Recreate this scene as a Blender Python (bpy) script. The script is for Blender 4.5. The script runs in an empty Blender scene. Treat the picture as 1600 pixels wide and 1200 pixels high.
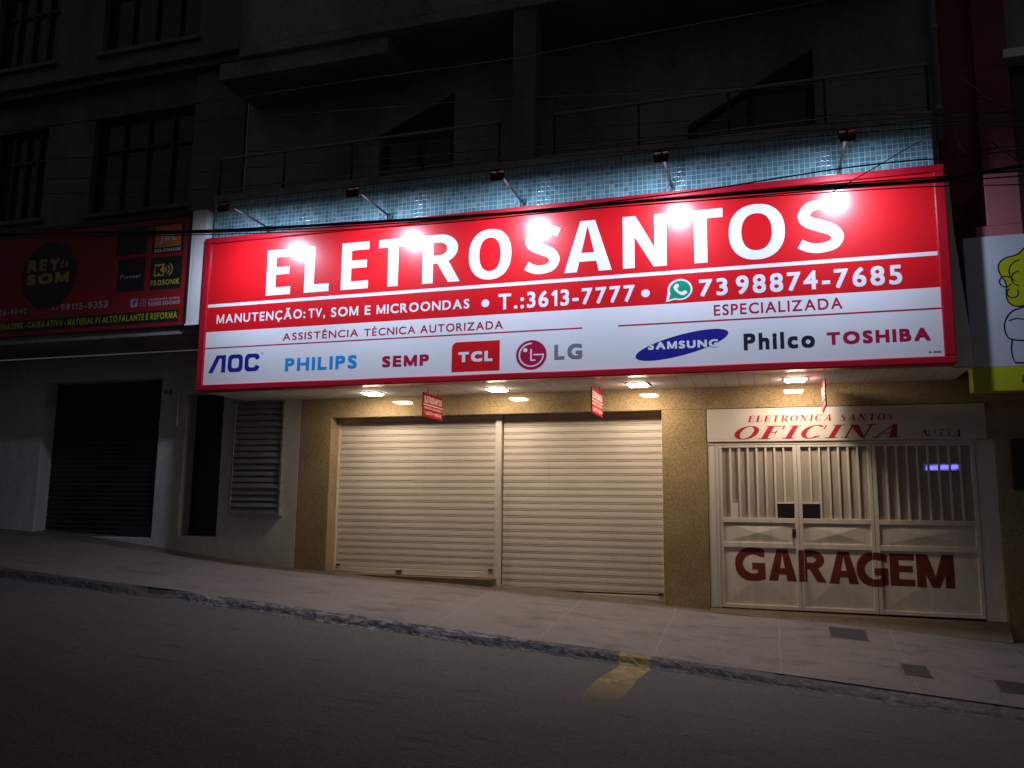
import bpy, bmesh, math, random
from mathutils import Matrix, Vector
random.seed(7)
R = math.radians
sc = bpy.context.scene
col = sc.collection

# ------------------------------------------------------------------ camera
EYE = 1.5                                    # everything below is measured from eye height, then lifted by EYE
cam_d = bpy.data.cameras.new('camera')
cam_d.sensor_width = 36.0
cam_d.lens = 1285 / 1600 * 36.0
cam_d.clip_start = 0.05
cam_d.clip_end = 500
cam = bpy.data.objects.new('camera', cam_d)
col.objects.link(cam)
yaw, pit, rol = R(17.58), R(8.32), R(0.632)
fw = Vector((-math.sin(yaw) * math.cos(pit), math.cos(yaw) * math.cos(pit), math.sin(pit)))
rt = Vector((math.cos(yaw), math.sin(yaw), 0))
up = rt.cross(fw)
r2 = rt * math.cos(rol) + up * math.sin(rol)
u2 = up * math.cos(rol) - rt * math.sin(rol)
cam.matrix_world = Matrix(((r2.x, u2.x, -fw.x, 0), (r2.y, u2.y, -fw.y, 0), (r2.z, u2.z, -fw.z, EYE), (0, 0, 0, 1)))
sc.camera = cam

# ------------------------------------------------------------------ night sky, exposure
w = bpy.data.worlds.new('World')
sc.world = w
w.use_nodes = True
bg = w.node_tree.nodes['Background']
bg.inputs[0].default_value = (0.95, 0.93, 1.0, 1)
bg.inputs[1].default_value = 0.042
sc.view_settings.view_transform = 'Standard'
sc.view_settings.look = 'None'
sc.view_settings.exposure = 0
sc.view_settings.gamma = 1
sc.cycles.max_bounces = 6
sc.cycles.diffuse_bounces = 3
sc.cycles.glossy_bounces = 3
sc.cycles.caustics_reflective = False
sc.cycles.caustics_refractive = False
sc.cycles.sample_clamp_indirect = 4
sc.cycles.use_denoising = True

FLOOD = 1420.0          # radiance of the flood lamps' lenses
DOWN = 118.0            # radiance of the ceiling panels


# ------------------------------------------------------------------ materials
class NT:
    def __init__(s, name):
        s.m = bpy.data.materials.new(name)
        s.m.use_nodes = True
        s.t = s.m.node_tree
        s.b = s.t.nodes['Principled BSDF']
        s.out = s.t.nodes['Material Output']

    def n(s, typ, **kw):
        nd = s.t.nodes.new(typ)
        for k, v in kw.items():
            if k.startswith('i_'):
                key = k[2:]
                nd.inputs[int(key) if key.isdigit() else key.replace('_', ' ')].default_value = v
            else:
                setattr(nd, k, v)
        return nd

    def l(s, a, b):
        s.t.links.new(a, b)

    def co(s):
        g = s.n('ShaderNodeNewGeometry')
        return g.outputs['Position']

    def ramp(s, fac, stops):
        r = s.n('ShaderNodeValToRGB')
        e = r.color_ramp.elements
        while len(e) < len(stops):
            e.new(0.5)
        for k, (p, c) in enumerate(stops):
            e[k].position = p
            e[k].color = c if len(c) == 4 else (*c, 1)
        s.l(fac, r.inputs[0])
        return r.outputs[0]

    def noise(s, scale, detail=4, rough=0.6, vec=None, st=None):
        nd = s.n('ShaderNodeTexNoise')
        nd.inputs['Scale'].default_value = scale
        nd.inputs['Detail'].default_value = detail
        nd.inputs['Roughness'].default_value = rough
        v = vec or s.co()
        if st:
            mp = s.n('ShaderNodeMapping')
            mp.inputs['Scale'].default_value = st
            s.l(v, mp.inputs['Vector'])
            v = mp.outputs[0]
        s.l(v, nd.inputs['Vector'])
        return nd.outputs[0]

    def mix(s, fac, a, b, mode='MIX'):
        m = s.n('ShaderNodeMix', data_type='RGBA', blend_type=mode)
        for sock, v in ((m.inputs[0], fac), (m.inputs[6], a), (m.inputs[7], b)):
            if hasattr(v, 'is_linked'):
                s.l(v, sock)
            else:
                sock.default_value = v if not isinstance(v, tuple) or len(v) == 4 else (*v, 1)
        return m.outputs[2]

    def bump(s, h, strength=0.3, dist=0.01):
        b = s.n('ShaderNodeBump')
        b.inputs['Strength'].default_value = strength
        b.inputs['Distance'].default_value = dist
        s.l(h, b.inputs['Height'])
        s.l(b.outputs[0], s.b.inputs['Normal'])

    def math(s, op, a, b=None):
        m = s.n('ShaderNodeMath', operation=op)
        for i, v in enumerate((a, b)):
            if v is None:
                continue
            if hasattr(v, 'is_linked'):
                s.l(v, m.inputs[i])
            else:
                m.inputs[i].default_value = v
        return m.outputs[0]


def plain(name, c, rough=0.6, var=0.15, scale=2.5, metal=0.0, bump=0.0, streak=None, spec=0.5):
    t = NT(name)
    a = t.noise(scale, 5, 0.65, st=streak)
    lo = tuple(x * (1 - var) for x in c)
    hi = tuple(min(1, x * (1 + var)) for x in c)
    t.l(t.ramp(a, [(0.3, lo), (0.7, hi)]), t.b.inputs['Base Color'])
    t.b.inputs['Roughness'].default_value = rough
    t.b.inputs['Metallic'].default_value = metal
    t.b.inputs['Specular IOR Level'].default_value = spec
    if bump:
        t.bump(t.noise(scale * 12, 4), bump, 0.01)
    return t.m


def emit(name, c, s):
    t = NT(name)
    t.b.inputs['Base Color'].default_value = (0.8, 0.8, 0.8, 1)
    t.b.inputs['Emission Color'].default_value = (*c, 1)
    t.b.inputs['Emission Strength'].default_value = s
    return t.m


def vinyl(name, c, rough=0.2):
    t = NT(name)
    a = t.noise(1.3, 4)
    t.l(t.ramp(a, [(0.3, tuple(x * 0.95 for x in c)), (0.7, c)]), t.b.inputs['Base Color'])
    t.b.inputs['Roughness'].default_value = 0.36
    t.b.inputs['Specular IOR Level'].default_value = 0.22
    t.b.inputs['Coat Weight'].default_value = 0.9
    t.b.inputs['Coat Roughness'].default_value = 0.205
    # the stretched sheet is never quite flat
    t.bump(t.noise(1.6, 3, 0.5), 0.22, 0.02)
    return t.m


M = {}
M['sign_red'] = vinyl('red_vinyl', (0.62, 0.006, 0.012))
M['sign_white'] = vinyl('white_vinyl', (0.78, 0.78, 0.80))
M['crimson'] = vinyl('crimson_vinyl', (0.42, 0.006, 0.05))
M['navy'] = vinyl('navy_vinyl', (0.020, 0.014, 0.26))
M['sky_blue'] = vinyl('sky_blue_vinyl', (0.015, 0.27, 0.72))
M['ink'] = vinyl('ink_vinyl', (0.016, 0.018, 0.035))
M['grey_ink'] = vinyl('grey_vinyl', (0.19, 0.20, 0.23))
M['green'] = vinyl('green_vinyl', (0.005, 0.26, 0.13))
M['frame_red'] = plain('red_painted_metal', (0.42, 0.006, 0.02), 0.28, 0.10, 3)
M['plate_red'] = plain('red_plastic_board', (0.40, 0.008, 0.014), 0.7, 0.05, spec=0.15)
M['plate_white'] = plain('white_print', (0.80, 0.78, 0.76), 0.7, 0.02, spec=0.15)
M['gold'] = plain('yellow_ink', (0.42, 0.32, 0.05), 0.5)
M['lime'] = plain('lime_ink', (0.46, 0.52, 0.02), 0.5)
M['orange'] = plain('orange_ink', (0.55, 0.14, 0.02), 0.5)
M['dull_red'] = plain('faded_red_sheet', (0.30, 0.010, 0.014), 0.5)
M['black_ink'] = plain('black_ink', (0.012, 0.012, 0.014), 0.5)
M['pale_ink'] = plain('pale_ink', (0.42, 0.43, 0.46), 0.5)
M['blue_ink'] = plain('blue_ink', (0.03, 0.08, 0.36), 0.5)
M['pink_ink'] = plain('pink_ink', (0.55, 0.12, 0.25), 0.5)
M['door_red'] = plain('oxide_red_paint', (0.16, 0.018, 0.012), 0.6, 0.2, 6)
M['door_crimson'] = plain('crimson_paint', (0.36, 0.008, 0.03), 0.5, 0.15, 6)
M['door_brown'] = plain('brown_paint', (0.10, 0.05, 0.03), 0.6)
M['gate'] = plain('cream_gate_paint', (0.72, 0.67, 0.60), 0.42, 0.12, 2.6, streak=(3, 1, 0.6))
M['gate_panel'] = plain('white_fascia_sheet', (0.66, 0.63, 0.58), 0.4, 0.05)
M['soffit_white'] = None
M['white_metal'] = plain('white_painted_metal', (0.82, 0.82, 0.84), 0.4, 0.06)
M['dark_metal'] = plain('dark_metal', (0.016, 0.015, 0.016), 0.4, 0.2, 8)
M['arm_metal'] = plain('zinc_metal', (0.06, 0.05, 0.055), 0.4, 0.2, 20)
M['grey_metal'] = plain('grey_sheet_metal', (0.26, 0.27, 0.30), 0.5, 0.18, 2.5, streak=(1, 1, 0.3))
M['slat_metal'] = plain('galvanised_slats', (0.23, 0.25, 0.25), 0.45, 0.25, 3, streak=(1, 1, 6))
M['black_shutter'] = plain('black_shutter_paint', (0.014, 0.013, 0.015), 0.45, 0.3, 2)
M['cable'] = plain('black_cable_sheath', (0.012, 0.011, 0.012), 0.55, 0.2)
M['render'] = None
M['dark_in'] = plain('unlit_interior', (0.03, 0.03, 0.033), 0.8)
M['glass'] = None
M['yellow_sign'] = plain('yellow_green_sheet', (0.52, 0.56, 0.01), 0.45, 0.05)
M['pale_sign'] = plain('pale_blue_sheet', (0.60, 0.64, 0.72), 0.45, 0.06)
M['flood_lens'] = emit('cold_led', (0.68, 0.765, 1.0), FLOOD)
M['panel_lamp'] = emit('warm_led', (1.0, 0.80, 0.59), DOWN)
M['violet'] = emit('violet_tube', (0.22, 0.19, 1.0), 7.0)

t = NT('cream_enamel')
a = t.noise(1.2, 6, 0.7, st=(1.0, 1, 2.0))
k_ = t.noise(3.0, 6, 0.75, st=(3.0, 1, 0.25))
m_ = t.noise(30, 4, 0.8)
base = t.ramp(a, [(0.3, (0.66, 0.60, 0.52)), (0.7, (0.74, 0.68, 0.60))])
base = t.mix(0.8, base, t.ramp(k_, [(0.58, (1, 1, 1)), (0.80, (0.80, 0.77, 0.72))]), 'MULTIPLY')
base = t.mix(t.ramp(m_, [(0.70, (0, 0, 0)), (0.76, (0.7, 0.7, 0.7))]), base, (0.22, 0.17, 0.12))
t.l(base, t.b.inputs['Base Color'])
t.b.inputs['Roughness'].default_value = 0.42
M['shutter'] = t.m

t = NT('stained_wall_render')
a = t.noise(0.9, 6, 0.7, st=(1, 1, 0.35))
b_ = t.noise(9, 5)
c1 = t.ramp(a, [(0.32, (0.44, 0.44, 0.42)), (0.6, (0.62, 0.62, 0.60))])
c2 = t.mix(0.25, c1, t.ramp(b_, [(0.3, (0.2, 0.2, 0.2)), (0.7, (0.6, 0.6, 0.58))]), 'OVERLAY')
t.l(c2, t.b.inputs['Base Color'])
t.b.inputs['Roughness'].default_value = 0.85
t.bump(b_, 0.25, 0.01)
M['render'] = t.m

t = NT('dimmed_upper_render')  # dirty render with the upper storeys' dimness put into its colour
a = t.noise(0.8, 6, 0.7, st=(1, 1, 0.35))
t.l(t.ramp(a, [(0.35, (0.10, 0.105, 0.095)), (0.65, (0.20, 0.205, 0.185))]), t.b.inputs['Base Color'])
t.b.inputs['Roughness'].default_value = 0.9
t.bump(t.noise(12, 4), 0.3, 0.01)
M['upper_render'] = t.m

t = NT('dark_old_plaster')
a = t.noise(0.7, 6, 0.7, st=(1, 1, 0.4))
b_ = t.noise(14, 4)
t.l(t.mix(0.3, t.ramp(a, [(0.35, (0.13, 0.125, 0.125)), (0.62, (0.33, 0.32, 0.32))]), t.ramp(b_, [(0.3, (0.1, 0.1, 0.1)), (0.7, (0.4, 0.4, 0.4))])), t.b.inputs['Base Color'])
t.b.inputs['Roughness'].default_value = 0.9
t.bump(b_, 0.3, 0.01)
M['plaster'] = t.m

t = NT('faded_rose_paint')
a = t.noise(0.8, 6, 0.7, st=(1, 1, 0.4))
t.l(t.ramp(a, [(0.35, (0.15, 0.035, 0.035)), (0.65, (0.26, 0.075, 0.08))]), t.b.inputs['Base Color'])
t.b.inputs['Roughness'].default_value = 0.85
t.bump(t.noise(16, 4), 0.25, 0.01)
M['rose'] = t.m
M['rose_lit'] = plain('lit_rose_paint', (0.40, 0.13, 0.15), 0.8, 0.15, 1.5)  # paler copy of the rose: flood light put into the pilaster's colour

t = NT('polished_ochre_granite')
sp = t.n('ShaderNodeTexVoronoi', feature='F1')
sp.inputs['Scale'].default_value = 95
t.l(t.co(), sp.inputs['Vector'])
sep = t.n('ShaderNodeSeparateColor')
t.l(sp.outputs['Color'], sep.inputs[0])
grain = t.ramp(sep.outputs[0], [(0.0, (0.08, 0.055, 0.03)), (0.10, (0.25, 0.178, 0.088)), (0.24, (0.37, 0.28, 0.152)), (0.75, (0.435, 0.335, 0.19)), (0.95, (0.53, 0.43, 0.27))])
big = t.noise(1.6, 5, 0.6)
fine = t.noise(45, 3, 0.7)
g2 = t.mix(0.35, grain, t.ramp(fine, [(0.3, (0.20, 0.147, 0.076)), (0.55, (0.455, 0.35, 0.197))]))
t.l(t.mix(1.0, g2, t.ramp(big, [(0.3, (0.72, 0.7, 0.68)), (0.7, (1.0, 1.0, 1.0))]), 'MULTIPLY'), t.b.inputs['Base Color'])
t.b.inputs['Roughness'].default_value = 0.07
t.b.inputs['Specular IOR Level'].default_value = 0.5
M['granite'] = t.m

t = NT('trodden_granite')
a = t.noise(3.5, 6, 0.7)
b_ = t.noise(50, 3, 0.7)
t.l(t.mix(0.4, t.ramp(a, [(0.3, (0.07, 0.053, 0.034)), (0.7, (0.16, 0.12, 0.074))]), t.ramp(b_, [(0.3, (0.07, 0.05, 0.03)), (0.7, (0.26, 0.2, 0.12))])), t.b.inputs['Base Color'])
t.b.inputs['Roughness'].default_value = 0.6
M['threshold'] = t.m

t = NT('white_soffit_boards')
g = t.n('ShaderNodeSeparateXYZ')
t.l(t.co(), g.inputs[0])
f = t.math('FRACT', t.math('MULTIPLY', g.outputs[0], 5.0))
groove = t.math('LESS_THAN', f, 0.035)
t.l(t.mix(groove, t.ramp(t.noise(1.2, 4), [(0.3, (0.62, 0.60, 0.60)), (0.7, (0.74, 0.73, 0.73))]), (0.32, 0.31, 0.31)), t.b.inputs['Base Color'])
t.b.inputs['Roughness'].default_value = 0.75
t.b.inputs['Specular IOR Level'].default_value = 0.15
M['soffit_white'] = t.m

t = NT('teal_glass_mosaic')
g = t.n('ShaderNodeSeparateXYZ')
t.l(t.co(), g.inputs[0])
PIT = 0.066
ux = t.math('DIVIDE', g.outputs[0], PIT)
uz = t.math('DIVIDE', g.outputs[2], PIT)
fx = t.math('ABSOLUTE', t.math('SUBTRACT', t.math('FRACT', ux), 0.5))
fz = t.math('ABSOLUTE', t.math('SUBTRACT', t.math('FRACT', uz), 0.5))
edge = t.math('MAXIMUM', fx, fz)
grout = t.math('GREATER_THAN', edge, 0.44)
cell = t.n('ShaderNodeCombineXYZ')
t.l(t.math('FLOOR', ux), cell.inputs[0])
t.l(t.math('FLOOR', uz), cell.inputs[2])
wn = t.n('ShaderNodeTexWhiteNoise', noise_dimensions='3D')
t.l(cell.outputs[0], wn.inputs['Vector'])
tile = t.ramp(wn.outputs['Value'], [(0.0, (0.11, 0.29, 0.36)), (0.5, (0.16, 0.38, 0.46)), (0.9, (0.22, 0.46, 0.54)), (1.0, (0.32, 0.56, 0.64))])
dirt = t.ramp(t.noise(1.5, 5, 0.7, st=(1, 1, 0.5)), [(0.3, (0.7, 0.7, 0.7)), (0.7, (1, 1, 1))])
t.l(t.mix(1.0, t.mix(grout, tile, (0.66, 0.82, 0.86)), dirt, 'MULTIPLY'), t.b.inputs['Base Color'])
rr = t.n('ShaderNodeMapRange')
t.l(grout, rr.inputs[0])
rr.inputs[3].default_value = 0.12
rr.inputs[4].default_value = 0.8
t.l(rr.outputs[0], t.b.inputs['Roughness'])
# pillowed tiles, each a little tilted
hx = t.math('MULTIPLY', t.math('SUBTRACT', wn.outputs['Value'], 0.5), t.math('FRACT', ux))
pil = t.math('SUBTRACT', 0.0, t.math('POWER', edge, 6.0))
t.bump(t.math('ADD', t.math('MULTIPLY', pil, 40.0), t.math('MULTIPLY', hx, 0.5)), 0.6, 0.012)
M['tile'] = t.m

t = NT('worn_asphalt')
a = t.noise(0.5, 6, 0.7)
b_ = t.noise(55, 4, 0.8)
d_ = t.noise(16, 5, 0.8)
c_ = t.noise(3.2, 6, 0.75, st=(0.35, 1.7, 1))
base = t.ramp(a, [(0.3, (0.040, 0.037, 0.036)), (0.7, (0.098, 0.089, 0.083))])
base = t.mix(0.6, base, t.ramp(b_, [(0.36, (0.012, 0.012, 0.012)), (0.62, (0.15, 0.14, 0.132))]))
base = t.mix(0.7, base, t.ramp(d_, [(0.34, (0.5, 0.5, 0.5)), (0.66, (1.0, 1.0, 1.0))]), 'MULTIPLY')
patch = t.ramp(c_, [(0.58, (0, 0, 0)), (0.66, (0.75, 0.75, 0.75))])
base = t.mix(patch, base, (0.018, 0.018, 0.019))
t.l(base, t.b.inputs['Base Color'])
t.b.inputs['Roughness'].default_value = 0.82
t.bump(t.math('ADD', t.math('MULTIPLY', b_, 0.7), t.math('ADD', d_, c_)), 0.8, 0.02)
M['asphalt'] = t.m

t = NT('pavement_concrete')
g = t.n('ShaderNodeSeparateXYZ')
pos = t.co()
t.l(pos, g.inputs[0])
wob = t.math('MULTIPLY', t.math('SUBTRACT', t.noise(1.3, 3), 0.5), 0.10)
f = t.math('FRACT', t.math('DIVIDE', t.math('ADD', t.math('ADD', g.outputs[0], 40 * 1.34), wob), 1.34))
j = t.math('LESS_THAN', f, 0.011)
right = t.math('GREATER_THAN', g.outputs[0], -5.2)
j = t.math('MULTIPLY', t.math('MULTIPLY', j, right), t.math('MULTIPLY', t.noise(6, 4), 1.2))
a = t.noise(0.8, 6, 0.7)
b_ = t.noise(60, 4, 0.7)
c_ = t.noise(2.6, 6, 0.75, st=(0.6, 1.5, 1))
base = t.ramp(a, [(0.3, (0.098, 0.078, 0.066)), (0.7, (0.165, 0.133, 0.112))])
base = t.mix(0.4, base, t.ramp(b_, [(0.3, (0.05, 0.043, 0.038)), (0.7, (0.235, 0.20, 0.178))]))
st = t.ramp(c_, [(0.50, (1, 1, 1)), (0.70, (0.45, 0.43, 0.41))])
base = t.mix(0.9, base, st, 'MULTIPLY')
spot = t.ramp(t.noise(11, 5, 0.8), [(0.66, (1, 1, 1)), (0.76, (0.4, 0.38, 0.36))])
base = t.mix(1.0, base, spot, 'MULTIPLY')
pale = t.ramp(t.noise(1.7, 7, 0.8, st=(0.5, 1.4, 1)), [(0.60, (0, 0, 0)), (0.72, (0.5, 0.5, 0.5))])
base = t.mix(pale, base, (0.21, 0.185, 0.168))
t.l(t.mix(j, base, (0.20, 0.178, 0.16)), t.b.inputs['Base Color'])
t.b.inputs['Roughness'].default_value = 0.75
t.bump(t.math('ADD', b_, t.math('MULTIPLY', a, 1.5)), 0.3, 0.008)
M['pavement'] = t.m

t = NT('old_whitewashed_kerb')
pos = t.co()
a = t.noise(9, 8, 0.85, st=(0.6, 1, 2.2))
b_ = t.noise(30, 6, 0.85)
c_ = t.noise(0.9, 4, 0.7)
g = t.n('ShaderNodeSeparateXYZ')
t.l(pos, g.inputs[0])
# the whitewash survives only on the middle stretch
span = t.ramp(t.math('DIVIDE', t.math('ADD', g.outputs[0], 12.0), 14.0), [(0.28, (0, 0, 0)), (0.36, (1, 1, 1)), (0.60, (0.9, 0.9, 0.9)), (0.80, (0.35, 0.35, 0.35))])
wash = t.math('MULTIPLY', t.math('MULTIPLY', t.ramp(a, [(0.46, (0, 0, 0)), (0.58, (1, 1, 1))]), t.ramp(c_, [(0.34, (0.15, 0.15, 0.15)), (0.60, (1, 1, 1))])), span)
dk1 = t.ramp(b_, [(0.3, (0.022, 0.020, 0.020)), (0.7, (0.085, 0.078, 0.075))])
dk2 = t.ramp(b_, [(0.3, (0.035, 0.031, 0.029)), (0.7, (0.15, 0.132, 0.12))])
dark = t.mix(t.ramp(t.math('DIVIDE', t.math('ADD', g.outputs[0], 12.0), 14.0), [(0.66, (0, 0, 0)), (0.82, (1, 1, 1))]), dk1, dk2)
t.l(t.mix(wash, dark, (0.36, 0.335, 0.315)), t.b.inputs['Base Color'])
t.b.inputs['Roughness'].default_value = 0.9
t.bump(t.math('ADD', a, b_), 0.8, 0.02)
M['kerb'] = t.m

t = NT('worn_yellow_road_paint')
a = t.noise(20, 8, 0.9)
c_ = t.noise(4.0, 5, 0.7)
g = t.n('ShaderNodeSeparateXYZ')
t.l(t.co(), g.inputs[0])
fade = t.ramp(t.math('DIVIDE', t.math('SUBTRACT', g.outputs[1], 7.2), 2.2), [(0.0, (0.0, 0.0, 0.0)), (0.55, (0.9, 0.9, 0.9))])
fac = t.math('MULTIPLY', t.math('MULTIPLY', t.ramp(a, [(0.36, (0.1, 0.1, 0.1)), (0.58, (1, 1, 1))]), t.ramp(c_, [(0.28, (0.25, 0.25, 0.25)), (0.55, (1, 1, 1))])), fade)
def worn(t, fac, c):
    t.b.inputs['Base Color'].default_value = (*c, 1)
    t.b.inputs['Roughness'].default_value = 0.8
    tr = t.n('ShaderNodeBsdfTransparent')
    ms = t.n('ShaderNodeMixShader')
    t.l(fac, ms.inputs[0])
    t.l(tr.outputs[0], ms.inputs[1])
    t.l(t.b.outputs[0], ms.inputs[2])
    t.l(ms.outputs[0], t.out.inputs[0])


worn(t, fac, (0.40, 0.29, 0.085))
M['paint'] = t.m
t = NT('faint_yellow_road_paint')
worn(t, t.math('MULTIPLY', t.ramp(t.noise(24, 7, 0.85), [(0.45, (0, 0, 0)), (0.70, (1, 1, 1))]), t.ramp(t.noise(0.9, 3), [(0.35, (0, 0, 0)), (0.6, (0.45, 0.45, 0.45))])), (0.26, 0.185, 0.05))
M['paint_faint'] = t.m
t = NT('yellow_kerb_paint')
t.l(t.mix(t.ramp(t.noise(30, 7, 0.85), [(0.38, (0, 0, 0)), (0.58, (1, 1, 1))]), (0.05, 0.045, 0.04), (0.32, 0.23, 0.055)), t.b.inputs['Base Color'])
t.b.inputs['Roughness'].default_value = 0.85
t.bump(t.noise(40, 5, 0.8), 0.6, 0.01)
M['paint_kerb'] = t.m

t = NT('perforated_sheet')
g = t.n('ShaderNodeSeparateXYZ')
t.l(t.co(), g.inputs[0])
sx = t.math('MULTIPLY', g.outputs[0], 1 / 0.016)
sz = t.math('MULTIPLY', g.outputs[2], 1 / 0.016)
d1 = t.math('ABSOLUTE', t.math('SUBTRACT', t.math('FRACT', t.math('ADD', sx, sz)), 0.5))
d2 = t.math('ABSOLUTE', t.math('SUBTRACT', t.math('FRACT', t.math('SUBTRACT', sx, sz)), 0.5))
hole = t.math('LESS_THAN', t.math('MAXIMUM', d1, d2), 0.25)
t.b.inputs['Base Color'].default_value = (0.60, 0.52, 0.45, 1)
t.b.inputs['Roughness'].default_value = 0.6
tr = t.n('ShaderNodeBsdfTransparent')
ms = t.n('ShaderNodeMixShader')
t.l(hole, ms.inputs[0])
t.l(t.b.outputs[0], ms.inputs[1])
t.l(tr.outputs[0], ms.inputs[2])
t.l(ms.outputs[0], t.out.inputs[0])
M['mesh'] = t.m

t = NT('dark_window_glass')
t.b.inputs['Base Color'].default_value = (0.012, 0.012, 0.016, 1)
t.b.inputs['Roughness'].default_value = 0.12
t.b.inputs['Base Color'].default_value = (0.035, 0.036, 0.04, 1)
M['glass'] = t.m

t = NT('tinted_pane')
t.b.inputs['Base Color'].default_value = (0.10, 0.10, 0.14, 1)
t.b.inputs['Roughness'].default_value = 0.25
t.b.inputs['Transmission Weight'].default_value = 0.8
t.b.inputs['IOR'].default_value = 1.1
M['tint'] = t.m

t = NT('chequered_iron_cover')
g = t.n('ShaderNodeTexChecker')
g.inputs['Scale'].default_value = 40
t.l(t.co(), g.inputs['Vector'])
t.l(t.mix(g.outputs[1], (0.016, 0.014, 0.013), (0.05, 0.043, 0.04)), t.b.inputs['Base Color'])
t.b.inputs['Roughness'].default_value = 0.6
t.bump(g.outputs[1], 0.5, 0.006)
M['iron'] = t.m


# ------------------------------------------------------------------ mesh building
_txt = {}


def glyphs(s, off, shear=0.0):
    key = (s, off, shear)
    if key not in _txt:
        d = bpy.data.curves.new('text', 'FONT')
        d.body = s
        d.size = 1
        d.offset = off
        d.shear = shear
        d.resolution_u = 5
        o = bpy.data.objects.new('text', d)
        col.objects.link(o)
        dg = bpy.context.evaluated_depsgraph_get()
        dg.update()
        me = bpy.data.meshes.new_from_object(o.evaluated_get(dg))
        vs = [(v.co.x, v.co.y) for v in me.vertices]
        fs = [tuple(p.vertices) for p in me.polygons]
        bpy.data.objects.remove(o)
        bpy.data.curves.remove(d)
        bpy.data.meshes.remove(me)
        _txt[key] = (vs, fs)
    return _txt[key]


def cap(off):
    vs, _ = glyphs('H', off)
    ys = [v[1] for v in vs]
    return min(ys), max(ys)


def spline(pts, n=5):
    pts = [Vector(p) for p in pts]
    out = []
    for k in range(len(pts) - 1):
        p0, p1, p2, p3 = pts[max(k - 1, 0)], pts[k], pts[k + 1], pts[min(k + 2, len(pts) - 1)]
        for q in range(n):
            u = q / n
            out.append(0.5 * ((2 * p1) + (p2 - p0) * u + (2 * p0 - 5 * p1 + 4 * p2 - p3) * u * u + (3 * p1 - p0 - 3 * p2 + p3) * u ** 3))
    out.append(pts[-1])
    return out


def bold_text(st, d, shear=0.0):
    """letters set one by one; made bolder by repeating each a little to every side"""
    key = ('b', st, d, shear)
    if key in _txt:
        return _txt[key]
    vs, fs = [], []
    if d < 0.008:
        v0, f0 = glyphs(st, 0.0, shear)
        out = ([(x, y, 0.0) for x, y in v0], f0)
        _txt[key] = out
        return out
    H_ = cap(0.0)[1]
    x = 0.0
    dirs = [(0, 0), (-1, -1), (1, -1), (1, 1), (-1, 1), (0, -1), (0, 1), (1, 0), (-1, 0)]
    prev = ''
    for ch in st:
        if ch == ' ':
            x += 0.26
            prev = ch
            continue
        if ch == 'M':
            t_ = 0.075
            W_ = H_ * 0.98
            c_ = W_ / 2
            pcs = [[(0, 0), (t_, 0), (t_, H_), (0, H_)], [(W_ - t_, 0), (W_, 0), (W_, H_), (W_ - t_, H_)],
                   [(0, H_), (t_ * 1.2, H_), (c_ + t_ * 0.5, 0.04), (c_ - t_ * 0.5, 0.04)], [(W_, H_), (W_ - t_ * 1.2, H_), (c_ - t_ * 0.5, 0.04), (c_ + t_ * 0.5, 0.04)]]
            gv, gf, ex = [], [], []
            for q, p_ in enumerate(pcs):
                gf.append(tuple(range(len(gv), len(gv) + 4)))
                gv += [(a + shear * b_, b_) for a, b_ in p_]
                ex += [q * 0.012] * 4
        elif ch == '1':
            t_ = 0.085
            gv = [(0.14, 0), (0.14 + t_, 0), (0.14 + t_, H_), (0.14, H_), (0, H_ * 0.80), (0.03, H_ * 0.70), (0.16, H_ * 0.82), (0.16, H_)]
            gv = [(a + shear * b_, b_) for a, b_ in gv]
            gf = [(0, 1, 2, 3), (4, 5, 6, 7)]
            ex = [0.0] * 4 + [0.012] * 4
        else:
            gv, gf = glyphs(ch, 0.0, shear)
            ex = [0.0] * len(gv)
        xa, xb = min(v[0] for v in gv), max(v[0] for v in gv)
        if (prev + ch) in ('TV', 'AT', 'TA', 'AV', '74', 'LT'):
            x -= 0.05
        for q, (dx, dy) in enumerate(dirs):
            n = len(vs)
            vs += [(v[0] - xa + x + d + dx * d, v[1] + dy * d, e_ + q * 0.05) for v, e_ in zip(gv, ex)]
            fs += [tuple(n + i_ for i_ in f_) for f_ in gf]
        x += xb - xa + 2 * d + 0.145
        prev = ch
    _txt[key] = (vs, fs)
    return vs, fs


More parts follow.
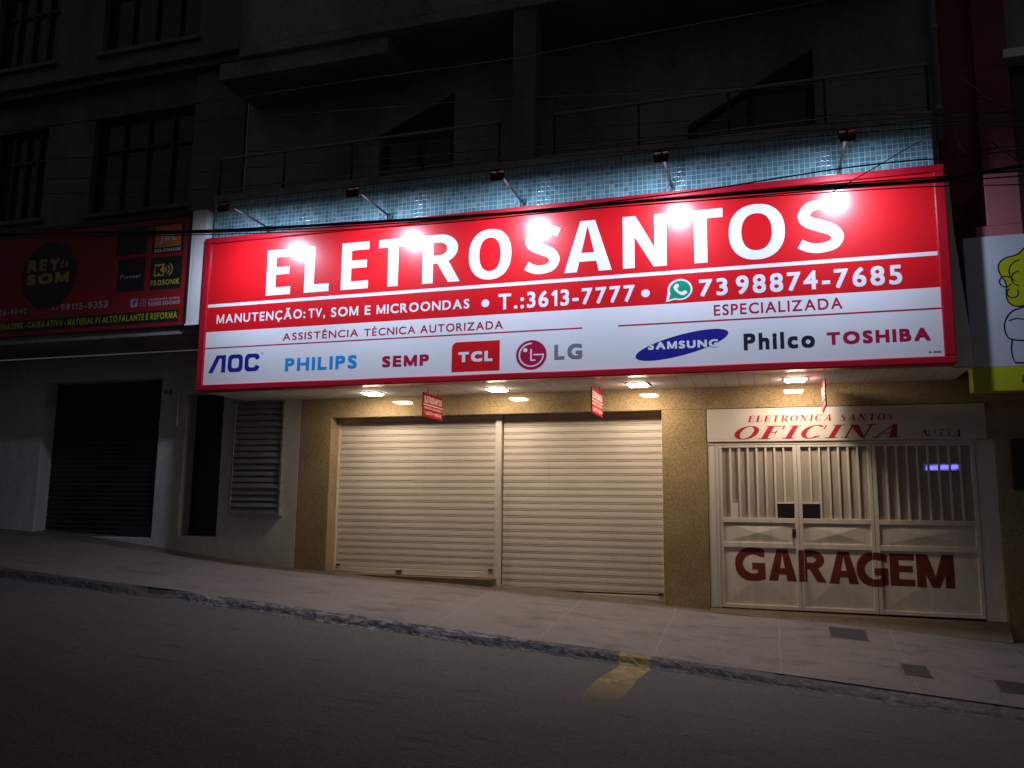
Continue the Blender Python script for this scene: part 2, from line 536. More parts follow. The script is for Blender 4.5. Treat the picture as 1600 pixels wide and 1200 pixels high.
class MB:
    """collects faces; build() links them as ONE mesh object"""

    def __init__(s, P=None):
        s.v, s.f, s.mi, s.mats = [], [], [], []
        s.P = P                       # maps (u, w, layer) of a flat panel to a point

    def _m(s, m):
        if isinstance(m, str):
            m = M[m]
        if m not in s.mats:
            s.mats.append(m)
        return s.mats.index(m)

    def poly(s, pts, m):
        n = len(s.v)
        s.v += [tuple(p) for p in pts]
        s.f.append(tuple(range(n, n + len(pts))))
        s.mi.append(s._m(m))

    def box(s, x0, x1, y0, y1, z0, z1, m):
        n = len(s.v)
        s.v += [(x, y, z) for x in (x0, x1) for y in (y0, y1) for z in (z0, z1)]
        for q in ((0, 1, 3, 2), (4, 6, 7, 5), (0, 4, 5, 1), (2, 3, 7, 6), (0, 2, 6, 4), (1, 5, 7, 3)):
            s.f.append(tuple(n + i for i in q))
            s.mi.append(s._m(m))

    def prism(s, pts, y0, y1, m):
        """an (x, z) outline given thickness from y0 to y1"""
        n = len(s.v)
        k = len(pts)
        s.v += [(x, y0, z) for x, z in pts] + [(x, y1, z) for x, z in pts]
        i = s._m(m)
        fs = [tuple(range(n, n + k)), tuple(range(n + 2 * k - 1, n + k - 1, -1))]
        fs += [(n + a, n + k + a, n + k + (a + 1) % k, n + (a + 1) % k) for a in range(k)]
        s.f += fs
        s.mi += [i] * len(fs)

    def tube(s, pts, r, m, k=8, cap_ends=True):
        pts = [Vector(p) for p in pts]
        n0 = len(s.v)
        i = s._m(m)
        for a, p in enumerate(pts):
            d = (pts[min(a + 1, len(pts) - 1)] - pts[max(a - 1, 0)]).normalized()
            h = Vector((0, 0, 1)) if abs(d.z) < 0.9 else Vector((1, 0, 0))
            e1 = d.cross(h).normalized()
            e2 = d.cross(e1)
            rr = r[a] if isinstance(r, (list, tuple)) else r
            for q in range(k):
                an = 2 * math.pi * q / k
                s.v.append(tuple(p + (e1 * math.cos(an) + e2 * math.sin(an)) * rr))
        for a in range(len(pts) - 1):
            for q in range(k):
                b = (q + 1) % k
                s.f.append((n0 + a * k + q, n0 + a * k + b, n0 + a * k + k + b, n0 + a * k + k + q))
                s.mi.append(i)
        if cap_ends:
            s.f += [tuple(n0 + q for q in range(k))[::-1], tuple(n0 + (len(pts) - 1) * k + q for q in range(k))]
            s.mi += [i, i]

    # ---- flat artwork on a panel
    def fl(s, pts, m, L=1):
        s.poly([s.P(u, w_, L) for u, w_ in pts], m)

    def rect(s, u0, u1, w0, w1, m, L=1):
        s.fl([(u0, w0), (u1, w0), (u1, w1), (u0, w1)], m, L)

    def ell(s, cu, cw, a, b, m, L=1, rot=0.0, n=48, wob=None):
        pts = []
        for k in range(n):
            an = 2 * math.pi * k / n
            q = wob(an) if wob else 1
            x, y = a * q * math.cos(an), b * q * math.sin(an)
            pts.append((cu + x * math.cos(rot) - y * math.sin(rot), cw + x * math.sin(rot) + y * math.cos(rot)))
        s.fl(pts, m, L)

    def strip(s, outer, inner, m, L=1, closed=True):
        n = len(outer)
        for k in range(n if closed else n - 1):
            b = (k + 1) % n
            s.fl([outer[k], outer[b], inner[b], inner[k]], m, L)

    def arc(s, cu, cw, a, b, ta, tb, a0, a1, m, L=1, n=28):
        """elliptical ring piece; ta, tb = thickness across and up"""
        o, i = [], []
        for k in range(n + 1):
            an = R(a0 + (a1 - a0) * k / n)
            o.append((cu + a * math.cos(an), cw + b * math.sin(an)))
            i.append((cu + (a - ta) * math.cos(an), cw + (b - tb) * math.sin(an)))
        s.strip(o, i, m, L, False)

    def stroke(s, pts, wd, m, L=1):
        """a drawn line of width wd (may vary)"""
        o, i = [], []
        for k, (x, y) in enumerate(pts):
            a = pts[max(0, k - 1)]
            b = pts[min(len(pts) - 1, k + 1)]
            dx, dy = b[0] - a[0], b[1] - a[1]
            d = math.hypot(dx, dy) or 1
            h = (wd[k] if isinstance(wd, list) else wd) / 2
            o.append((x - dy / d * h, y + dx / d * h))
            i.append((x + dy / d * h, y - dx / d * h))
        s.strip(o, i, m, L, False)

    def text(s, st, u0, u1, w0, w1, m, off=0.02, L=1, shear=0.0, tilt=0.0):
        """writes st so its ink runs from u0 to u1, capitals from w0 to w1; off = how much bolder"""
        vs, fs = bold_text(st, off, shear)
        lo, hi = cap(0.0)
        lo, hi = lo - off, hi + off
        xa, xb = min(v[0] for v in vs), max(v[0] for v in vs)
        n = len(s.v)
        for x, y, dl in vs:
            tt = (x - xa) / (xb - xa)
            s.v.append(s.P(u0 + tt * (u1 - u0), w0 + (y - lo) / (hi - lo) * (w1 - w0) + tilt * tt, L + dl))
        i = s._m(m)
        for f_ in fs:
            s.f.append(tuple(n + q for q in f_))
            s.mi.append(i)

    def letter(s, ch, u0, u1, w0, w1, m, tv, th, L=1):
        """one big heavy capital: upright strokes tv wide, level strokes th high"""
        W_, H_ = u1 - u0, w1 - w0
        lay = [L]

        def pl(*pts):
            s.fl(pts, m, lay[0])
            lay[0] += 0.12

        def bar(a, b_, c, d):
            pl((a, c), (b_, c), (b_, d), (a, d))

        if ch in 'ELT':
            if ch == 'T':
                bar((u0 + u1 - tv) / 2, (u0 + u1 + tv) / 2, w0, w1 - th)
                bar(u0, u1, w1 - th, w1)
            else:
                bar(u0, u0 + tv, w0, w1)
                bar(u0 + tv, u1, w0, w0 + th)
                if ch == 'E':
                    bar(u0 + tv, u1, w1 - th, w1)
                    zm = w0 + H_ * 0.53
                    bar(u0 + tv, u1 - W_ * 0.07, zm - th * 0.48, zm + th * 0.48)
        elif ch in 'NM':
            bar(u0, u0 + tv, w0, w1)
            bar(u1 - tv, u1, w0, w1)
            if ch == 'N':
                pl((u0 + tv * 0.55, w1), (u0 + tv * 1.1, w1), (u1 - tv * 0.1, w0), (u1 - tv * 1.1, w0), (u0 + tv * 0.9, w1 - H_ * 0.36))
            else:
                cm = (u0 + u1) / 2
                pl((u0, w1), (u0 + tv * 1.25, w1), (cm + tv * 0.42, w0), (cm - tv * 0.42, w0))
                pl((u1, w1), (u1 - tv * 1.25, w1), (cm - tv * 0.42, w0), (cm + tv * 0.42, w0))
        elif ch == 'A':
            cm = (u0 + u1) / 2
            pl((u0, w0), (u0 + tv * 1.06, w0), (cm + tv * 0.10, w1), (cm - tv * 0.62, w1))
            pl((u1, w0), (u1 - tv * 1.06, w0), (cm - tv * 0.10, w1), (cm + tv * 0.62, w1))
            bar(u0 + W_ * 0.25, u1 - W_ * 0.25, w0 + H_ * 0.20, w0 + H_ * 0.20 + th)
        elif ch == 'O':
            o_, i_ = [], []
            for k in range(64):
                an = 2 * math.pi * k / 64
                c_, s_ = math.cos(an), math.sin(an)
                e = 0.88
                sx_, sz_ = math.copysign(abs(c_) ** e, c_), math.copysign(abs(s_) ** e, s_)
                o_.append(((u0 + u1) / 2 + W_ / 2 * sx_, (w0 + w1) / 2 + H_ / 2 * sz_))
                i_.append(((u0 + u1) / 2 + (W_ / 2 - tv) * sx_, (w0 + w1) / 2 + (H_ / 2 - th) * sz_))
            s.strip(o_, i_, m, lay[0])
        elif ch == 'R':
            bar(u0, u0 + tv, w0, w1)
            zm = w0 + H_ * 0.40
            rz = (w1 - zm) / 2
            cx, cz = u0 + W_ * 0.46, zm + rz
            a = W_ * 0.94 - (cx - u0)
            o_ = [(u0 + tv * 0.9, w1), (cx, w1)] + [(cx + a * math.cos(R(90 - q)), cz + rz * math.sin(R(90 - q))) for q in range(10, 171, 10)] + [(cx, zm), (u0 + tv * 0.9, zm)]
            i_ = [(u0 + tv * 0.9, w1 - th), (cx, w1 - th)] + [(cx + (a - tv) * math.cos(R(90 - q)), cz + (rz - th) * math.sin(R(90 - q))) for q in range(10, 171, 10)] + [(cx, zm + th), (u0 + tv * 0.9, zm + th)]
            s.strip(o_, i_, m, lay[0], False)
            lay[0] += 0.12
            pl((u1 - tv * 1.08, w0), (u1, w0), (cx + a * 0.42, zm + th * 0.5), (cx - tv * 0.42, zm + th * 0.5))
        elif ch == 'S':
            c_ = [(0.97, 0.86), (0.80, 0.92), (0.54, 0.945), (0.29, 0.90), (0.165, 0.74), (0.24, 0.61), (0.48, 0.515), (0.74, 0.41), (0.85, 0.265), (0.745, 0.115), (0.47, 0.06), (0.24, 0.09), (0.06, 0.17)]
            k_ = 0.5 * (tv + th)
            pts = [(u0 + k_ * 0.12 + (W_ - k_ * 0.24) * p_[0], w0 + k_ * 0.32 + (H_ - k_ * 0.64) * p_[1]) for p_ in c_]
            pts = [(q.x, q.y) for q in spline([(x, y, 0) for x, y in pts], 6)]
            s.stroke(pts, [k_ * (0.86 + 0.22 * math.sin(math.pi * min(1, max(0, (q / (len(pts) - 1) - 0.2) / 0.6)))) for q in range(len(pts))], m, lay[0])

    def build(s, name, parent=None, smooth=False, bevel=0.0, **tags):
        me = bpy.data.meshes.new(name)
        me.from_pydata(s.v, [], s.f)
        for m in s.mats:
            me.materials.append(m)
        me.polygons.foreach_set('material_index', s.mi)
        if smooth:
            me.polygons.foreach_set('use_smooth', [True] * len(me.polygons))
        me.update()
        o = bpy.data.objects.new(name, me)
        col.objects.link(o)
        if parent is not None:
            o.parent = parent
            o.matrix_parent_inverse = Matrix()
            o.location = -parent_abs(parent)
        if bevel:
            md = o.modifiers.new('bevel', 'BEVEL')
            md.width = bevel
            md.segments = 2
            md.limit_method = 'ANGLE'
        tag(o, **tags)
        return o


_abs = {}


def parent_abs(p):
    v = Vector((0, 0, 0))
    while p is not None:
        v += p.location
        p = p.parent
    return v


def tag(o, label=None, cat=None, group=None, kind=None):
    if label:
        o['label'] = label
    if cat:
        o['category'] = cat
    if group:
        o['group'] = group
    if kind:
        o['kind'] = kind


def thing(name, label, cat, loc=(0, 0, 0), group=None):
    o = bpy.data.objects.new(name, None)
    o.empty_display_size = 0.2
    col.objects.link(o)
    o.location = loc
    tag(o, label, cat, group)
    return o


def copy_tree(o, parent=None):
    c = o.copy()
    col.objects.link(c)
    c.parent = parent
    for ch in o.children:
        copy_tree(ch, c)
    return c


def one(name, fn, parent=None, smooth=False, bevel=0.0, **tags):
    b = MB()
    fn(b)
    return b.build(name, parent, smooth, bevel, **tags)


def boxes(name, parent, m, *bx, bevel=0.0, **tags):
    b = MB()
    for q in bx:
        b.box(*q, m)
    return b.build(name, parent, bevel=bevel, **tags)


def facade(Y, step=0.0016):
    return lambda u, w_, L: (u, Y - step * L, w_)


# ------------------------------------------------------------------ ground
def interp(tab, x):
    if x <= tab[0][0]:
        (x0, y0), (x1, y1) = tab[0], tab[1]
    elif x >= tab[-1][0]:
        (x0, y0), (x1, y1) = tab[-2], tab[-1]
    else:
        for k in range(len(tab) - 1):
            if tab[k][0] <= x <= tab[k + 1][0]:
                (x0, y0), (x1, y1) = tab[k], tab[k + 1]
                break
    return y0 + (y1 - y0) * (x - x0) / (x1 - x0)


WALL_Z = [(-14.5, -0.50), (-13, -0.60), (-11.5, -0.66), (-9.1, -0.93), (-7.5, -1.075), (-4, -1.245), (-1.5, -1.385), (0.5, -1.475), (2.6, -1.60), (6, -1.86)]
KERB_Z = [(-14, -0.78), (-10.75, -1.02), (-9.0, -1.135), (-7.4, -1.225), (-5.47, -1.375), (-2.95, -1.555), (-0.77, -1.70), (0.5, -1.80), (2.24, -1.925), (6, -2.2)]
YK, YW = 9.4, 12.0
KH = 0.098


def kerb_h(x):
    h = KH
    h -= 0.085 * math.exp(-((x + 8.0) / 0.35) ** 2)          # worn-down ramp
    h -= 0.035 / (1 + math.exp(-(x - 0.2) * 3))                  # crumbled away downhill
    if x % 1.02 < 0.06:
        h -= 0.018                                           # joints between the stones
    return h


def side_z(x, y):
    t_ = (y - YK) / (YW - YK)
    return interp(KERB_Z, x) * (1 - t_) + interp(WALL_Z, x) * t_


def road_z(x, y):
    d = YK - y
    return interp(KERB_Z, x) - KH + 0.035 * min(d, 6.5) - 0.02 * max(0, d - 6.5)


def grid(b, xs, ys, zf, m):
    n = len(b.v)
    for x in xs:
        for y in ys:
            b.v.append((x, y, zf(x, y)))
    k = len(ys)
    i = b._m(m)
    for a in range(len(xs) - 1):
        for c in range(k - 1):
            b.f.append((n + a * k + c, n + (a + 1) * k + c, n + (a + 1) * k + c + 1, n + a * k + c + 1))
            b.mi.append(i)


def frange(a, b, st):
    n = max(1, round((b - a) / st))
    return [a + (b - a) * k / n for k in range(n + 1)]


XS = [-70, -40, -25, -18] + frange(-15, 6, 0.25) + [9, 15, 30, 60]
b = MB()
grid(b, XS, [-70, -30, -12] + frange(-6, 9.0, 0.5) + [9.2, YK], road_z, 'asphalt')
b.build('road', smooth=True, kind='structure')
b = MB()
grid(b, XS, [YK + 0.12] + frange(YK + 0.3, 12.0, 0.3) + [12.5, 13.0], lambda x, y: side_z(x, y) + 0.006 * math.sin(x * 2.3 + y) * math.sin(y * 1.7), 'pavement')
b.build('sidewalk', smooth=True, kind='structure')

# kerb: a rough stone edge between pavement and road
b = MB()
rnd = random.Random(3)
kx = [-70, -40, -25, -18] + frange(-15, 6, 0.05) + [9, 15, 30, 60]
prof = []
for x in kx:
    zt = interp(KERB_Z, x)
    h = kerb_h(x)
    j = lambda s_: (rnd.random() - 0.5) * s_
    base = zt - KH
    top = base + h
    lump = 0.022 * math.sin(x * 3.1) * math.sin(x * 0.7 + 1) + 0.008 * math.sin(x * 11) * math.sin(x * 4.3)
    prof.append([(x, YK + 0.14, zt + 0.010), (x, YK + 0.07 + j(0.015), top + 0.012 + j(0.006)),
                 (x, YK + 0.015 + j(0.012) + lump, top - 0.012 + j(0.009)), (x, YK - 0.008 + j(0.012) + lump, base + h * 0.6 + j(0.009)),
                 (x, YK - 0.03 + j(0.016) + lump, base + h * 0.28 + j(0.008)), (x, YK - 0.06 + j(0.03) + lump, base + 0.008 + j(0.004)),
                 (x, YK - 0.10 + j(0.03), base - 0.02)])
n = len(b.v)
for pr in prof:
    b.v += pr
i = b._m('kerb')
ip = b._m('paint_kerb')
for a in range(len(prof) - 1):
    for c in range(6):
        b.f.append((n + a * 7 + c, n + (a + 1) * 7 + c, n + (a + 1) * 7 + c + 1, n + a * 7 + c + 1))
        b.mi.append(ip if -1.70 < kx[a] < -1.35 else i)
b.build('kerb', kind='structure')


def ground_patch(b, outline_fn, us, vs, zf, m, lift):
    n = len(b.v)
    k = len(vs)
    for u in us:
        for v in vs:
            x, y = outline_fn(u, v)
            b.v.append((x, y, zf(x, y) + lift))
    i = b._m(m)
    for a in range(len(us) - 1):
        for c in range(k - 1):
            b.f.append((n + a * k + c, n + (a + 1) * k + c, n + (a + 1) * k + c + 1, n + a * k + c + 1))
            b.mi.append(i)


def wedge(u, v):
    # ragged edges: the paint has crumbled with the asphalt
    y = 9.30 + (7.25 - 9.30) * v
    e0 = 0.012 * math.sin(v * 9)
    e1 = 0.012 * math.sin(v * 8 + 2)
    x0 = -1.68 - 0.03 * v + e0
    x1 = -1.34 - 0.02 * v + e1
    return x0 + u * (x1 - x0), y


b = MB()
ground_patch(b, wedge, frange(0, 1, 0.2), frange(0, 1, 0.015), road_z, 'paint', 0.005)
b.build('road_marking', kind='structure')
b = MB()
ground_patch(b, lambda u, v: (-1.70 + u * 7.4, 7.28 + 0.14 * v), frange(0, 1, 0.04), [0, 1], road_z, 'paint_faint', 0.005)
b.build('road_marking', kind='structure')


def cover(x0, x1, y0, y1, label, skew=0.0):
    cx, cy = (x0 + x1) / 2, (y0 + y1) / 2
    t_ = thing('utility_cover', label, 'utility cover', (cx, cy, side_z(cx, cy)), 'utility covers in the pavement')
    q = lambda x, y, h: (x + skew * (y - cy), y, side_z(x, y) + h)
    for nm, e, h, m in (('frame', 0.0, 0.007, 'threshold'), ('plate', 0.02, 0.010, 'iron')):
        b = MB()
        c4 = [(x0 + e, y0 + e), (x1 - e, y0 + e), (x1 - e, y1 - e), (x0 + e, y1 - e)]
        top = [q(x, y, h) for x, y in c4]
        bot = [q(x, y, -0.03) for x, y in c4]
        b.poly(top, m)
        for k in range(4):
            b.poly([bot[k], bot[(k + 1) % 4], top[(k + 1) % 4], top[k]], m)
        b.build(nm, t_)


cover(0.60, 1.07, 11.20, 11.70, 'large square iron cover in the pavement before the cream gate')
cover(1.27, 1.57, 10.08, 10.46, 'small dark cover in the pavement, between the gate cover and the kerb')
cover(2.15, 2.58, 9.93, 10.30, 'dark cover cut by the right edge of the photo')

# ------------------------------------------------------------------ the shop building
FL = -2.4
shop = thing('shop_building', 'ochre granite shop front under a tiled teal overhang and a dark balcony storey', 'building', (-2.2, 12.3, -1.4))
b = MB()
b.box(-7.50, -6.92, 12.0, 12.75, FL, 1.38, 'granite')
b.box(-1.516, -0.885, 12.0, 12.75, FL, 1.38, 'granite')
b.box(2.752, 3.15, 12.0, 12.75, FL, 1.38, 'granite')
b.box(-7.50, 3.15, 12.0, 12.75, 1.381, 1.80, 'granite')
b.box(-7.46, -1.5, 12.755, 12.9, FL, 1.80, 'dark_in')
b.build('wall', shop, bevel=0.006)
P = facade(12.0)
M['number'] = plain('worn_bronze_number', (0.20, 0.145, 0.08), 0.5)
b = MB(P)
b.text('553', -4.20, -3.95, 1.495, 1.585, 'number', 0.0, 1)
b.build('house_number', shop)
# thresholds
b = MB()
b.box(-6.92, -4.085, 11.985, 12.40, FL, -1.128, 'threshold')
b.box(-4.085, -1.516, 11.99, 12.40, FL, -1.385, 'threshold')
n = len(b.v)
for x in (-0.885, 2.76):
    b.v += [(x, 11.86, side_z(x, 11.86) + 0.004), (x, 12.0, -1.385 if x < 0 else -1.405), (x, 12.6, -1.385 if x < 0 else -1.405)]
for c in (0, 1):
    b.f.append((n + c, n + 3 + c, n + 4 + c, n + 1 + c))
    b.mi.append(b._m('threshold'))
b.build('threshold', shop)
boxes('canopy', shop, 'soffit_white', (-8.53, 2.10, 10.845, 11.998, 1.692, 1.86), (2.101, 2.325, 10.96, 11.998, 1.692, 1.86))
one('tiled_wall', lambda b: b.box(-8.58, 2.04, 10.86, 11.2, 1.862, 4.84, 'tile'), shop)
boxes('balcony_floor', shop, 'plaster', (-8.60, 2.06, 10.84, 11.998, 4.842, 4.96), bevel=0.01)
b = MB()
xw = [(-8.9, -6.2), (-4.86, -1.05), (0.76, 2.33)]
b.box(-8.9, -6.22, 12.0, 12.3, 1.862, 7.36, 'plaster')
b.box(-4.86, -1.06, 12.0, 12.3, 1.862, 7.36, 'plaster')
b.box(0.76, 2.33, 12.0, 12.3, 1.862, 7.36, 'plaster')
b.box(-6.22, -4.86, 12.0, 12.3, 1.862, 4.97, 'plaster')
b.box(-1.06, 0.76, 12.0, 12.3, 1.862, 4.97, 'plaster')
b.prism([(-6.22, 6.22), (-4.86, 6.80), (-4.86, 7.36), (-6.22, 7.36)], 12.0, 12.3, 'plaster')  # slanted door heads: a diagonal shadow's outline built into the wall's shape
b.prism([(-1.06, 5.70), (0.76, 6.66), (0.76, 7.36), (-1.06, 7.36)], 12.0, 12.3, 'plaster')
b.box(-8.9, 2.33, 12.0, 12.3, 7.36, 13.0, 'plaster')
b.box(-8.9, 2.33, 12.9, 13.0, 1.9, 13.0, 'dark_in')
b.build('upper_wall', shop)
for x0, x1 in ((-6.22, -4.86), (-1.06, 0.76)):
    d_ = boxes('balcony_door', shop, 'dark_in', (x0, x1, 12.16, 12.20, 4.97, 6.9))
    boxes('pane', d_, 'glass', (x0 + 0.12, (x0 + x1) / 2 - 0.05, 12.145, 12.158, 5.2, 6.1), ((x0 + x1) / 2 + 0.05, x1 - 0.12, 12.145, 12.158, 5.2, 6.1))
boxes('upper_balcony', shop, 'plaster', (-8.30, 2.10, 10.85, 11.998, 7.362, 7.52), (-8.30, 2.10, 10.85, 11.0, 7.52, 8.45), (-8.75, -5.6, 10.95, 11.998, 7.06, 7.36), bevel=0.01)
boxes('column', shop, 'upper_render', (-3.50, -3.14, 10.90, 11.25, 4.962, 7.36), bevel=0.01)
for x0, x1 in ((-8.58, -3.70), (-2.86, 2.04)):
    r_ = MB()
    r_.tube([(x0, 10.93, 5.62), (x1, 10.93, 5.62)], 0.024, 'grey_metal')
    r_.tube([(x0, 10.93, 5.06), (x1, 10.93, 5.06)], 0.014, 'grey_metal')
    for q in range(5):
        x = x0 + (x1 - x0) * q / 4
        r_.tube([(x, 10.93, 4.96), (x, 10.93, 5.61)], 0.018, 'dark_metal', 6)
    r_.build('railing', shop, smooth=True)

# roller shutters
YS_ = 12.27


def shutter(x0, x1, z0, z1, label):
    t_ = thing('roller_shutter', label, 'roller shutter', ((x0 + x1) / 2, YS_, z0), 'closed cream roller shutters')
    b = MB()
    p = 0.1068
    prof = [(0, 0.011), (0.003, 0.010), (0.005, -0.0025), (0.040, -0.0035), (0.073, -0.0025), (0.0755, 0.013), (0.0815, 0.013), (0.084, -0.0025), (0.0985, -0.0015), (0.1005, 0.008), (0.1068, 0.011)]
    pts = []
    z = z1
    while z > z0 + 0.10:
        for dz, dy in prof[:-1]:
            pts.append((YS_ + dy, z - dz))
        z -= p
    pts.append((YS_ + 0.01, z))
    pts = [q for q in pts if q[1] > z0 + 0.06]
    i = b._m('shutter')
    # many spans, so each slat line can wander a millimetre or two
    xs = frange(x0 + 0.02, x1 - 0.02, 0.4)
    n = len(b.v)
    rr_ = random.Random(int(x0 * 10))
    ph = [rr_.random() * 6 for _ in pts]
    for x in xs:
        for q, (y, zz) in enumerate(pts):
            b.v.append((x, y + 0.001 * math.sin(x * 2.1 + (q // 10) * 1.7), zz + 0.0007 * math.sin(x * 1.3 + (q // 10) * 2.2)))
    k = len(pts)
    for a in range(len(xs) - 1):
        for c in range(k - 1):
            b.f.append((n + a * k + c, n + (a + 1) * k + c, n + (a + 1) * k + c + 1, n + a * k + c + 1))
            b.mi.append(i)
    b.build('curtain', t_)
    boxes('bottom_rail', t_, 'shutter', (x0 + 0.015, x1 - 0.015, YS_ - 0.018, YS_ + 0.02, z0, z0 + 0.075), (x0 + 0.015, x1 - 0.015, YS_ - 0.03, YS_ + 0.03, z0 - 0.012, z0 - 0.001), bevel=0.004)
    cx = x0 + (x1 - x0) * 0.42
    boxes('lock', t_, 'arm_metal', (cx - 0.05, cx + 0.05, YS_ - 0.045, YS_ - 0.019, z0 + 0.02, z0 + 0.055), bevel=0.004)
    boxes('lock', t_, 'arm_metal', (x0 + 0.03, x0 + 0.10, YS_ - 0.035, YS_ - 0.019, z0 + 0.09, z0 + 0.12), bevel=0.004)
    boxes('lock', t_, 'arm_metal', (x1 - 0.10, x1 - 0.03, YS_ - 0.035, YS_ - 0.019, z0 + 0.09, z0 + 0.12), bevel=0.004)
    return t_


s1 = shutter(-6.90, -4.13, -1.112, 1.40, 'closed cream roller shutter beside the window of the dark shop, over a granite step')
s2 = shutter(-4.03, -1.53, -1.365, 1.40, 'closed cream roller shutter beside the gate, reaching lower than its neighbour')
boxes('guide_rail', s1, 'shutter', (-6.919, -6.885, 12.235, 12.31, -1.125, 1.378), bevel=0.004)
boxes('guide_rail', s2, 'shutter', (-1.552, -1.517, 12.235, 12.31, -1.38, 1.378), bevel=0.004)
one('shutter_post', lambda b: (b.box(-4.13, -4.03, 12.20, 12.36, -1.40, 1.379, 'shutter'), b.box(-4.105, -4.055, 12.19, 12.20, -1.40, 1.379, 'shutter')),
    bevel=0.006, label='narrow cream post standing between the two roller shutters', cat='post')

# ------------------------------------------------------------------ garage gate
gate = thing('garage_gate', 'cream metal gate with three barred leaves and GARAGEM painted in oxide red', 'gate', (0.95, 12.0, -1.38))
GY = 12.02
boxes('frame', gate, 'gate', (-0.88, -0.745, GY, GY + 0.08, -1.38, 0.90), (2.52, 2.749, GY, GY + 0.08, -1.40, 0.90), (-0.88, 2.749, GY - 0.01, GY + 0.08, 0.862, 0.905), (-0.752, -0.735, GY - 0.02, GY - 0.001, -1.38, 0.86), bevel=0.005)
fas = boxes('fascia_panel', gate, 'gate_panel', (-0.875, 2.66, GY - 0.03, GY + 0.06, 0.907, 1.372), bevel=0.004)
boxes('fascia_panel', gate, 'granite', (2.662, 2.751, GY - 0.02, GY + 0.06, 0.907, 1.378))
PF = facade(GY - 0.03)


